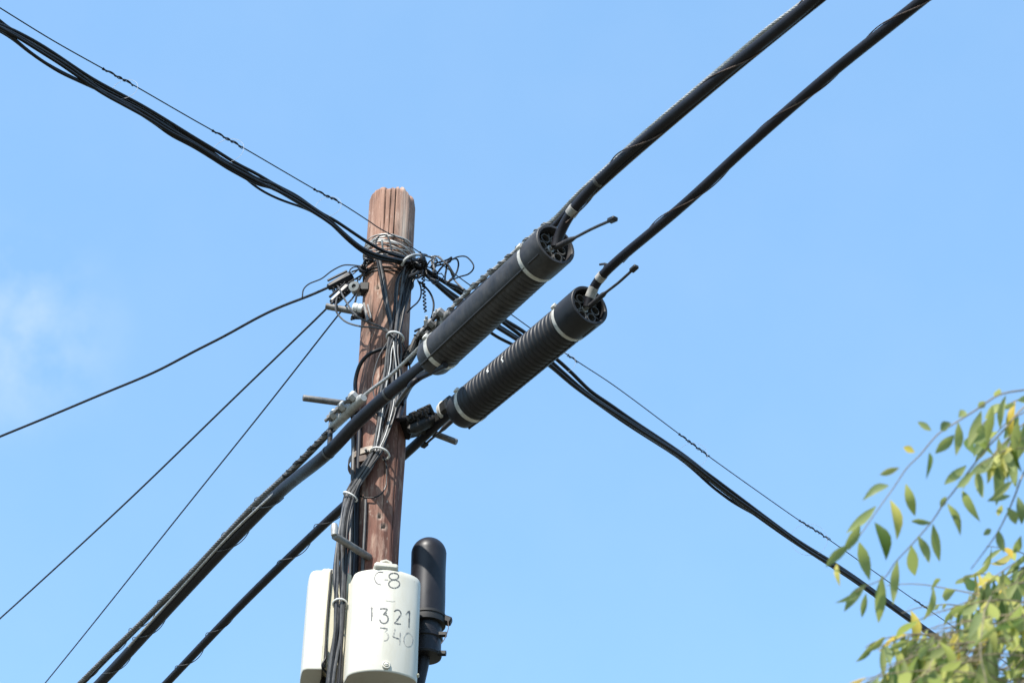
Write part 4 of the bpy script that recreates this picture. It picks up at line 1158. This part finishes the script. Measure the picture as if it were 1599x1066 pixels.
# ------------------------------------------------------------------ terminal boxes
def terminal_box(label, c, yaw, W, H, DL, DB, bulge, mats, pw=0.35, latch_at=None):
    """c: middle of the back plate; local -Y is the front. Cover (lid) over a base, latch on top, screw below"""
    rot = Matrix.Rotation(yaw, 3, 'Z')
    t = thing('terminal_box', label, 'terminal box', Vector(c) - Vector((0, 0, H / 2)), None, rot)
    T = t.matrix_basis
    def plan(w, d0, d1, bl, n=44):
        pts = []
        for k in range(n + 1):
            u = -1 + 2 * k / n
            s = math.copysign(abs(u) ** 0.9, u)
            e = (1 - abs(s) ** 14)
            pts.append((s * w / 2, -(d0 + (d1 - d0) * max(0, e) ** pw + bl * (1 - s * s))))
        return [(-w / 2, -d0)] + pts + [(w / 2, -d0)]
    # cover
    mb = MB(); secs = []
    for (z, k, kd) in ((0.0, .985, .97), (0.0025, .996, .99), (0.007, 1.0, 1.0), (H * .5, 1.0, 1.0), (H - .03, 1.0, 1.0), (H - 0.012, .992, .985), (H - 0.004, .97, .95), (H, .93, .88)):
        secs.append((z, plan(W * k, DB + 0.003, DB + (DL) * kd, bulge * kd)))
    vs, fs = [], []
    m_ = len(secs[0][1])
    for z, pl in secs:
        for (x, y) in pl: vs.append(T @ Vector((x, y, z)))
    for i in range(len(secs) - 1):
        for k in range(m_): fs.append((i * m_ + k, i * m_ + (k + 1) % m_, (i + 1) * m_ + (k + 1) % m_, (i + 1) * m_ + k))
    fs.append(tuple(range(m_))[::-1]); fs.append(tuple((len(secs) - 1) * m_ + k for k in range(m_)))
    mb.add(vs, fs); cover = build('cover', mb, mats[0], t, angle=32)
    mb = MB(); b3 = rot
    mb.box(T @ Vector((0, -DB / 2, H / 2 + 0.004)), W * 0.965, DB, H * 0.965, rot, 0.12); base = build('base', mb, mats[1], t, smooth=False)
    # rim that joins cover and base
    for x in (-1, 1):
        mb = MB(); mb.box(T @ Vector((x * (W / 2 - 0.002), -DB - 0.001, H / 2)), 0.010, 0.010, H * 0.95, rot, 0.25)
        build('rim', mb, mats[1], t)
    # latch lug on top
    mb = MB(); ly = -(DB + DL * 0.9 + bulge * 0.75) if latch_at is None else latch_at; mb.box(T @ Vector((-W * 0.05 if latch_at is None else W * 0.3, ly, H + 0.008)), W * (0.34 if latch_at is None else 0.2), 0.05, 0.026, rot, 0.3)
    mb.tube([T @ Vector(((-W * .05 if latch_at is None else W * 0.3) + a_ * (1 if latch_at is None else 0.6), ly, H + b_ * (1 if latch_at is None else 0.6))) for a_, b_ in ((-0.024, 0.016), (-0.016, 0.034), (0.0, 0.040), (0.016, 0.034), (0.024, 0.016))], 0.006, 8)
    build('latch', mb, mats[0], t)
    return t, T, cover, lambda x: -(DB + 0.003 + (DL - 0.003) * max(0.0, 1 - abs(2 * x / W) ** 14) ** pw + bulge * (1 - (2 * x / W) ** 2))
yaw1 = R(12)
Yf = POLE_Y - POLE_R - 0.19
zt, zb = at(600, 886, Yf).z, at(597, 1047, Yf).z
BW, BH = pxsize(at(598, 970, Yf), 114), zt - zb
pc = at(605, 969, Yf)
n1 = Vector((math.sin(yaw1), -math.cos(yaw1), 0))                 # front normal
b1c = Vector((pc.x, pc.y, (zt + zb) / 2)) - n1 * 0.185
bx, BT, cov, yfront = terminal_box('white terminal box marked C-8 on the front of the pole', b1c, yaw1, BW, BH, 0.075, 0.055, 0.055, (M['box_white'], M['box_cream']))
# handwriting: strokes in photo pixels laid on the front of the cover
BTi = BT.inverted()
def on_box(px, py):
    d = ray(px, py); o_ = BTi @ CAM; dd = BTi.to_3x3() @ d
    t_ = (-0.185 - o_.y) / dd.y
    for _ in range(6):
        p = o_ + dd * t_; t_ = (yfront(p.x) - 0.0007 - o_.y) / dd.y
    return BT @ (o_ + dd * t_)
def arc_px(cx, cy, rx, ry, a0, a1, n=12): return [(cx + rx * math.cos(R(a0 + (a1 - a0) * i / n)), cy - ry * math.sin(R(a0 + (a1 - a0) * i / n))) for i in range(n + 1)]
strokes = [  # (points, width px, ink)
    (arc_px(594, 902, 9, 10, 60, 240), 1.5, 'ink'), (arc_px(594, 902, 9, 10, 195, 275), 1.4, 'ink'),
    ([(600, 904.5), (606, 904.5)], 1.5, 'ink_faint'),
    (arc_px(615, 899, 7.5, 5.3, 100, 455), 1.6, 'ink'), (arc_px(615.5, 911, 8.6, 6.4, 80, 440), 1.6, 'ink'),
    ([(602, 937), (612, 938.5), (617, 938)], 0.45, 'ink_faint'),
    ([(580, 946), (580.5, 957), (580, 969)], 2.7, 'ink'),
    ([(593, 950), (599, 949.5), (604.5, 950)], 1.9, 'ink'), ([(605, 950), (601, 956), (598, 959)], 1.8, 'ink'), (arc_px(599.5, 965.5, 6.6, 7, 100, -175), 1.9, 'ink'), ([(601, 955), (604, 957)], 2.2, 'ink'),
    (arc_px(620.5, 957, 5.5, 5.5, 150, -40), 1.8, 'ink'), ([(625, 960), (621, 966), (616, 972)], 1.9, 'ink'), ([(615.5, 972), (620, 973), (626, 973.5)], 1.9, 'ink'),
    ([(633.5, 958.5), (637, 955), (639.5, 953)], 1.8, 'ink'), ([(639.5, 953), (639, 965), (638.5, 979)], 1.9, 'ink'),
    ([(580.5, 978), (581, 981.5)], 1.8, 'ink_faint'),
    ([(593, 979.5), (599, 980), (605, 981)], 1.8, 'ink'), ([(605, 982), (601, 986)], 1.2, 'ink_faint'), (arc_px(600.5, 993, 6, 6.5, 60, -100), 1.6, 'ink_faint'),
    ([(617, 981), (615.5, 987), (613.5, 993)], 1.8, 'ink_faint'), ([(613.5, 993), (619, 995.5), (625, 997)], 1.8, 'ink'), ([(625, 987), (624.5, 997), (624, 1006)], 1.8, 'ink_faint'),
    (arc_px(637.5, 998, 7, 10.5, 60, 330), 1.6, 'ink_faint'), (arc_px(637.5, 998, 7, 10.5, -40, 75), 1.3, 'ink_faint'),
]
mbs = {'ink': MB(), 'ink_faint': MB()}
for pts, w, kk in strokes:
    P = [on_box(*p) for p in spline([Vector((x, y, 0)) for x, y in pts], 4)] if False else [on_box(p.x, p.y) for p in spline([Vector((x, y, 0)) for x, y in pts], 4)]
    w_ = pxsize(P[0], w) * 1.5
    vs, fs = [], []
    nn = len(P)
    for i, p in enumerate(P):
        xl = (BTi @ p).x; dy = (yfront(xl + 0.001) - yfront(xl - 0.001)) / 0.002
        nl = (BT.to_3x3() @ Vector((dy, -1, 0))).normalized()
        tg = (P[min(i + 1, nn - 1)] - P[max(i - 1, 0)]).normalized(); s_ = tg.cross(nl).normalized()
        ww = w_ * (0.75 + 0.25 * math.sin(i * 1.7)) * (0.7 if i in (0, nn - 1) else 1)
        for (a, b_) in ((-.5, -.003), (-.5, .0), (.5, .0), (.5, -.003)): vs.append(p + s_ * ww * a + nl * b_)
    for i in range(nn - 1):
        for k in range(4): fs.append((i * 4 + k, i * 4 + (k + 1) % 4, i * 4 + 4 + (k + 1) % 4, i * 4 + 4 + k))
    mbs[kk].add(vs, fs)
for mb_, nm_, mt_ in ((mbs['ink'], 'lettering', 'ink'), (mbs['ink_faint'], 'faded_lettering', 'ink_faint')):
    build(nm_, mb_, M[mt_], cov, smooth=False)
p = on_box(603, 1038); mb = MB()
mb.lathe([(-0.004, 0.016), (0.004, 0.016), (0.007, 0.0135), (0.007, 0.011), (0.004, 0.0105)], p, n1, (0, 0, 1), 24); mb.lathe([(0.0, 0.008), (0.009, 0.008), (0.010, 0.006)], p, n1, (0, 0, 1), 16)
mb.box(p + n1 * 0.0105, 0.012, 0.002, 0.0022, Matrix.Rotation(yaw1, 3, 'Z'))
build('screw', mb, M['box_white'], bx)
mb = MB(); p = on_box(651, 1052); mb.box(p - n1 * 0.01, 0.02, 0.02, 0.012, None, .3); build('hinge_lug', mb, M['box_cream'], bx)

# second box, on the left flank, seen from its side
yaw2 = R(-84)
Y2 = POLE_Y - 0.03
W2 = 0.24
zt2, zb2 = at(505, 893, Y2 - 0.1).z, at(495, 1048, Y2 - 0.1).z
n2 = Vector((math.sin(yaw2), -math.cos(yaw2), 0)); s2 = Vector((math.cos(yaw2), math.sin(yaw2), 0))
edge = at(513, 970, Y2 - 0.12)
b2c = Vector((edge.x, Y2 - 0.12, (zt2 + zb2) / 2)) - n2 * 0.075 - s2 * W2 / 2
bx2, BT2, cov2, _ = terminal_box('white and cream terminal box seen edge-on at the left of the pole', b2c, yaw2, W2, zt2 - zb2, 0.070, 0.085, 0.012, (M['box_white'], M['box_cream']), 0.3, -0.09)
mb = MB(); pv = []
for k in range(13):
    f = k / 12
    pv.append(BT2 @ Vector(((W2 / 2 + 0.004), -0.077 - 0.004 * math.sin(f * 3), 0.005 + f * (zt2 - zb2 - 0.01))))
mb.tube(pv, 0.004, 6); build('gasket', mb, M['dark_steel'], bx2)
pts = [BT2 @ Vector((W2 / 2 + 0.012, -0.078, (zt2 - zb2) * 0.22)), BT2 @ Vector((W2 / 2 + 0.014, -0.075, 0.04)), BT2 @ Vector((W2 / 2 + 0.016, -0.085, 0.0)), BT2 @ Vector((W2 / 2 - 0.02, -0.05, -0.06)), BT2 @ Vector((W2 / 2 - 0.02, -0.03, -0.4))]
cable('slim_cable', 'thin black cable along the seam of the left terminal box', pts, 0.0045, 'cable')
# dark cables under the boxes
for k in range(3):
    x = 566 + 15 * k
    c0 = on_box(x, 1040) - n1 * 0.155
    cable('feed_cable', 'black cable leaving the underside of the C-8 box', [c0, c0 + Vector((0, 0.01, -0.06)), Vector((c0.x * 0.6 + POLE_X * 0.4, c0.y + 0.02, c0.z - 0.2)), Vector((POLE_X + 0.02 * (k - 2), POLE_Y - POLE_R - 0.02, c0.z - 0.6))], 0.009, 'cable', 'cable', 'feed cables under the C-8 box', 8)
for k in range(2):
    c0 = BT2 @ Vector((-0.02 + 0.05 * k, -0.08, 0.01))
    cable('feed_cable', 'black cable leaving the underside of the left terminal box', [c0, c0 + Vector((0.0, 0, -0.06)), c0 + Vector((0.03, 0, -0.2)), Vector((POLE_X - POLE_R - 0.012, POLE_Y - .03 + 0.03 * k, c0.z - 0.6))], 0.011, 'cable', 'cable', 'feed cables under the left box', 8)

# ------------------------------------------------------------------ dome closure at the right
Yd = POLE_Y + 0.02
dT, dB = at(670, 842, Yd), at(667, 965, Yd)
rd = pxsize(dT, 27.5)
dax = Vector((0, 0, 1))
zc_top = dT.z - 0.0
cx = (dT.x + at(668, 930, Yd).x) / 2
t = thing('dome_closure', 'black bullet-shaped dome closure upright behind the C-8 box', 'dome closure', (cx, Yd, dB.z - 0.15))
Lc = dT.z - dB.z
pr = [(0.0, rd * 0.99)]
for k in range(1, 8): pr.append(((Lc - rd) * k / 7, rd * (0.99 + 0.01 * math.sin(k))))
for k in range(1, 15):
    a = math.pi / 2 * k / 14.5
    pr.append((Lc - rd + rd * math.sin(a), rd * math.cos(a)))
mb = MB(); mb.lathe(pr, (cx, Yd, dB.z), dax, (1, 0, 0), 48); build('dome', mb, M['dome'], t, angle=60)
mb = MB(); mb.lathe([(-0.035, rd * .93), (-0.033, rd * 1.05), (-0.02, rd * 1.07), (-0.014, rd * 1.07), (-0.012, rd * 1.03), (-0.006, rd * 1.03), (-0.004, rd * 1.08), (0.006, rd * 1.08), (0.010, rd * 1.0)], (cx, Yd, dB.z), dax, (1, 0, 0), 48); col = build('collar', mb, M['closure_in'], t, angle=30)
mb = MB(); mb.box((cx + rd * 1.14, Yd - 0.01, dB.z - 0.015), 0.035, 0.035, 0.03, Matrix.Rotation(0.4, 3, 'Y'), .2); mb.tube([(cx + rd * 1.2, Yd - 0.02, dB.z - 0.03), (cx + rd * 1.25, Yd - .02, dB.z - 0.01), (cx + rd * 1.34, Yd - .02, dB.z - 0.012)], 0.005, 6)
build('catch', mb, M['closure_in'], t)
mb = MB(); mb.lathe([(-0.17, rd * .55), (-0.168, rd * .86), (-0.16, rd * .9), (-0.15, rd * .84), (-0.10, rd * .84), (-0.095, rd * .92), (-0.08, rd * .92), (-0.075, rd * .84), (-0.035, rd * .84)], (cx, Yd, dB.z), dax, (1, 0, 0), 36); build('base', mb, M['dome'], t, angle=30)
for (dz, k) in ((-0.085, .95), (-0.165, .95)):
    mb = MB(); mb.tube([(cx + rd * 0.7, Yd - 0.03, dB.z + dz), (cx + rd * k + 0.012, Yd - 0.035, dB.z + dz - 0.003)], 0.012, 6)
    build('side_bolt', mb, M['closure_in'], t, smooth=False)
mb = MB(); mb.tube(spline([(cx + rd * 1.2, Yd - 0.04, dB.z - 0.03), (cx + rd * 1.22, Yd - 0.045, dB.z - 0.07), (cx + rd * 1.05, Yd - 0.045, dB.z - 0.11), (cx + rd * 0.85, Yd - 0.04, dB.z - 0.13)], 6), 0.0016, 5)
build('tether', mb, M['rust'], t)
mb = MB()
mb.tube([(cx - rd * .4, Yd, dB.z - .08), (cx - rd * 0.9, Yd - 0.0, dB.z - .085), (POLE_X + POLE_R - 0.01, POLE_Y, dB.z - .09)], 0.02, 6)
build('mount_arm', mb, M['dark_steel'], t)
cable('dome_cable', 'thick black cable tapering down from the dome closure', [(cx - 0.005, Yd, dB.z - 0.12), (cx - 0.012, Yd, dB.z - 0.2), (cx - 0.03, Yd - 0.005, dB.z - 0.32), (cx - 0.06, Yd - 0.01, dB.z - 0.6), (cx - 0.1, Yd - 0.02, dB.z - 1.5), (cx - 0.12, Yd - 0.02, 0.0)], 0.026, 'thick_cable', sides=14)

# ------------------------------------------------------------------ tree in the lower right, nearer than the pole
TZ = 3.15                                     # metres along the view to the nearest sprays
def tp(zx, zy, dz=0.0):                       # coordinates read off an enlargement of the lower right corner
    return CAM + ray(1280 + zx / 2.288, 600 + zy / 2.288) * (TZ + dz)
rl = random.Random(21)
tree = thing('tree', 'leafy green tree with drooping narrow leaves at the lower right', 'tree', (2.1, 2.9, 0))
leaves = MB(); twigs = MB()
def in_gap(p):
    # the crown is open where the cable bundle runs behind it
    v = p - CAM; dep = v.y * CP + v.z * SP
    if dep < 0.2: return False
    x = W0 / 2 + F * v.x / dep; y = H0 / 2 - F * (v.z * CP - v.y * SP) / dep
    return 1330 < x < 1600 and abs(y - (905 + (x - 1340) * 0.712)) < 20 and rl.random() < 0.85
def leaf(b, t, w, roll=0.0, curl=0.2, keep=True):
    b, t = Vector(b), Vector(t)
    if not keep and (in_gap(b.lerp(t, 0.5)) or in_gap(t)): return
    ax = t - b; L = ax.length; ax.normalize()
    v = (CAM - b).normalized(); side = ax.cross(v)
    if side.length < 1e-3: side = ax.orthogonal()
    side.normalize(); nr = side.cross(ax).normalized()
    side, nr = side * math.cos(roll) + nr * math.sin(roll), nr * math.cos(roll) - side * math.sin(roll)
    secs = [(0.0, 0.05), (0.12, 0.42), (0.3, 0.86), (0.48, 1.0), (0.66, 0.86), (0.83, 0.5), (0.95, 0.17), (1.0, 0.02)]
    vs, fs = [], []
    cv = rl.uniform(-curl, curl); fold = rl.uniform(0.08, 0.28)
    for (f, k) in secs:
        c = b + ax * L * f + nr * (cv * L * math.sin(f * math.pi)) + side * (0.04 * L * math.sin(f * 2.6 + cv * 20))
        for s in (-1, 0, 1): vs.append(c + side * (s * w * k / 2) + nr * (abs(s) * w * k * fold))
    for i in range(len(secs) - 1):
        for k in range(2): fs.append((i * 3 + k, i * 3 + k + 1, i * 3 + k + 4, i * 3 + k + 3))
    leaves.add(vs, fs)
PX = TZ / F / 2.288 * 1.0                       # metres per enlargement pixel at TZ
LV = [((400, 165), (348, 135), 24), ((340, 243), (298, 225), 26), ((285, 298), (213, 320), 24), ((245, 358), (153, 417), 34), ((198, 430), (98, 535), 38), ((142, 500), (78, 602), 36), ((112, 572), (22, 652), 34),
      ((62, 640), (70, 722), 22), ((196, 492), (234, 628), 50), ((140, 562), (176, 700), 44), ((252, 412), (272, 555), 40), ((304, 355), (342, 470), 36), ((387, 242), (381, 340), 18), ((478, 178), (413, 248), 38),
      ((492, 135), (486, 255), 34), ((572, 92), (536, 225), 36), ((612, 75), (606, 215), 32), ((398, 490), (328, 492), 26), ((404, 498), (432, 632), 36), ((458, 425), (498, 540), 30), ((452, 400), (430, 440), 24),
      ((352, 540), (388, 640), 34), ((326, 575), (345, 682), 46), ((282, 630), (256, 785), 34), ((228, 680), (208, 852), 44), ((168, 712), (88, 812), 34), ((132, 738), (55, 780), 22), ((168, 745), (150, 832), 24),
      ((508, 380), (572, 492), 36), ((548, 305), (488, 368), 28), ((520, 285), (448, 362), 34), ((556, 305), (588, 405), 34), ((604, 270), (596, 355), 34), ((640, 190), (652, 350), 40), ((470, 140), (430, 160), 36), ((520, 95), (495, 118), 30),
      ((590, 60), (565, 85), 30), ((640, 15), (628, 45), 26), ((668, 40), (640, 160), 28), ((700, 70), (660, 85), 22), ((705, 130), (700, 240), 34), ((690, 345), (615, 415), 30), ((680, 395), (600, 420), 28), ((650, 430), (640, 470), 22),
      ((705, 400), (722, 500), 34), ((670, 440), (700, 500), 36), ((720, 540), (690, 600), 30), ((612, 515), (585, 540), 24), ((435, 695), (392, 735), 18), ((640, 520), (660, 600), 32), ((620, 150), (560, 175), 36), ((600, 175), (545, 215), 34)]
for (b, t, w) in LV:
    d = rl.uniform(-0.06, 0.06)
    leaf(tp(*b, d), tp(*t, d + rl.uniform(-0.05, 0.05)), w * PX * 1.0, rl.uniform(-0.5, 0.5))
def twig(pts, r0, r1, n=6, own=True):
    P = spline(pts, n); m_ = len(P); mb = MB()
    rr = [r0 + (r1 - r0) * i / (m_ - 1) for i in range(m_)]
    if own:
        mb.tube(P, rr, 6); build('branch', mb, M['twig'], tree)
    else:
        leaves.tube(P, rr, 5, True, 1)
    return P
A_ = twig([tp(860, 40, .12), tp(780, 18, .06), tp(730, 20, .02), tp(640, 38), tp(560, 90), tp(480, 140), tp(420, 180), tp(360, 250), tp(310, 300), tp(270, 360), tp(220, 430), tp(150, 530), tp(105, 590)], 0.0019, 0.0007)
B_ = twig([tp(860, 0, .12), tp(730, 82, .04), tp(660, 160), tp(600, 225), tp(540, 300), tp(480, 380), tp(440, 430), tp(400, 490), tp(330, 570), tp(270, 635), tp(230, 690), tp(160, 722), tp(130, 740)], 0.0018, 0.0007)
C_ = twig([tp(900, 200, .2), tp(780, 260, .1), tp(728, 320, .03), tp(700, 390), tp(675, 450), tp(640, 520), tp(600, 580), tp(540, 660)], 0.0024, 0.0009)
# random drooping sprays
def spray(start, dirv, length, nl, ll, droop=0.9):
    P = [Vector(start)]; d = Vector(dirv).normalized(); steps = 9
    for i in range(steps):
        d = (d + Vector((rl.uniform(-.12, .12), rl.uniform(-.12, .12), -droop * 0.09 + rl.uniform(-.05, .05)))).normalized()
        P.append(P[-1] + d * length / steps)
    P = twig(P, 0.0017, 0.0008, 3, False)
    for k in range(nl):
        f = 0.12 + 0.88 * (k + rl.random() * 0.6) / nl
        i = min(len(P) - 1, int(f * (len(P) - 1)))
        t_ = (P[min(i + 1, len(P) - 1)] - P[max(0, i - 1)]).normalized()
        sd = t_.cross(Vector((rl.uniform(-1, 1), rl.uniform(-1, 1), rl.uniform(-1, 1)))).normalized()
        ld = (t_ * 0.35 + sd * 0.6 + Vector((0, 0, -0.8))).normalized()
        L = ll * rl.uniform(0.7, 1.25)
        leaf(P[i], P[i] + ld * L, L * rl.uniform(0.17, 0.28), rl.uniform(-1.1, 1.1), 0.2, False)
LL = 148 * PX
# clump in the lower right corner of the picture
for k in range(92):
    zx, zy = rl.uniform(400, 860), rl.uniform(540, 1200)
    lim = max(560, 880 - (zx - 400) * 0.95)
    if zy < lim + 15: zy = lim + rl.uniform(20, 420)
    dz = rl.uniform(-0.25, 0.55)
    spray(tp(zx + 130, zy - 60, dz), (rl.uniform(-1, -.1), rl.uniform(-.5, .5), rl.uniform(-.35, .35)), rl.uniform(0.16, 0.30), 9, LL)
for k in range(30):          # lower left fringe of the clump
    zx, zy = rl.uniform(330, 500), rl.uniform(890, 1060)
    spray(tp(zx + 90, zy - 20, rl.uniform(-.1, .2)), (rl.uniform(-1, -.3), rl.uniform(-.4, .4), rl.uniform(-.5, .1)), rl.uniform(0.10, 0.17), 6, LL * 0.95)
for k in range(6):           # upper right sprays
    zx, zy = rl.uniform(640, 860), rl.uniform(60, 330)
    spray(tp(zx + 120, zy - 60, rl.uniform(0, .35)), (rl.uniform(-1, -.4), rl.uniform(-.3, .4), rl.uniform(-.4, .2)), rl.uniform(0.14, 0.22), 6, LL)
for k in range(150):         # the rest of the crown, outside the picture
    a, e_ = rl.uniform(0, 2 * math.pi), rl.uniform(-0.6, 1)
    rr = rl.uniform(0.6, 1.0)
    c = Vector((2.55, 2.95, 3.15)) + Vector((math.cos(a) * 0.95 * rr * math.sqrt(max(0, 1 - e_ * e_ * .8)), math.sin(a) * 1.0 * rr * math.sqrt(max(0, 1 - e_ * e_ * .8)), e_ * 0.62 * rr))
    v = c - CAM; dep = v.y * CP + v.z * SP
    if dep > 0.1:
        px_ = W0 / 2 + F * v.x / dep
        py_ = H0 / 2 - F * (v.z * CP - v.y * SP) / dep
        if -60 < px_ < 1680 and py_ < 1130: continue
    spray(c, (math.cos(a), math.sin(a), rl.uniform(-.4, .3)), rl.uniform(0.2, 0.32), 8, LL)
# trunk and limbs
tk = MB()
tb = Vector((2.55, 2.95, 0))
P = spline([tb, tb + Vector((.03, .02, .8)), tb + Vector((-.02, .03, 1.6)), tb + Vector((0, 0, 2.4)), tb + Vector((.05, 0, 3.2))], 8)
tk.tube(P, [0.085 - 0.055 * i / (len(P) - 1) for i in range(len(P))], 14)
build('trunk', tk, M['bark'], tree)
fork = tb + Vector((0, 0, 2.35))
for tgt in (A_[0], B_[0], C_[0], tp(900, 900, .2), tp(780, 700, .15), tp(1000, 500, .3), tb + Vector((.7, .5, 3.1)), tb + Vector((.6, -.5, 3.2)), tb + Vector((-.1, .8, 3.2))):
    mb = MB()
    P = spline([fork - Vector((0, 0, rl.uniform(0, .4))), fork.lerp(tgt, .4) + Vector((0, 0, .16)), fork.lerp(tgt, .75) + Vector((0, 0, .12)), tgt], 8)
    mb.tube(P, [0.024 - 0.0195 * i / (len(P) - 1) for i in range(len(P))], 8)
    build('limb', mb, M['bark'], tree)
for k in range(10):
    P0 = tp(rl.uniform(560, 900), rl.uniform(600, 1100), rl.uniform(0, .3))
    twig([tp(930, 880, .25), (tp(930, 880, .25) + P0) / 2 + Vector((0, 0, .05)), P0], 0.003, 0.0014)
build('crown', leaves, (M['leaf'], M['twig']), tree, angle=60)
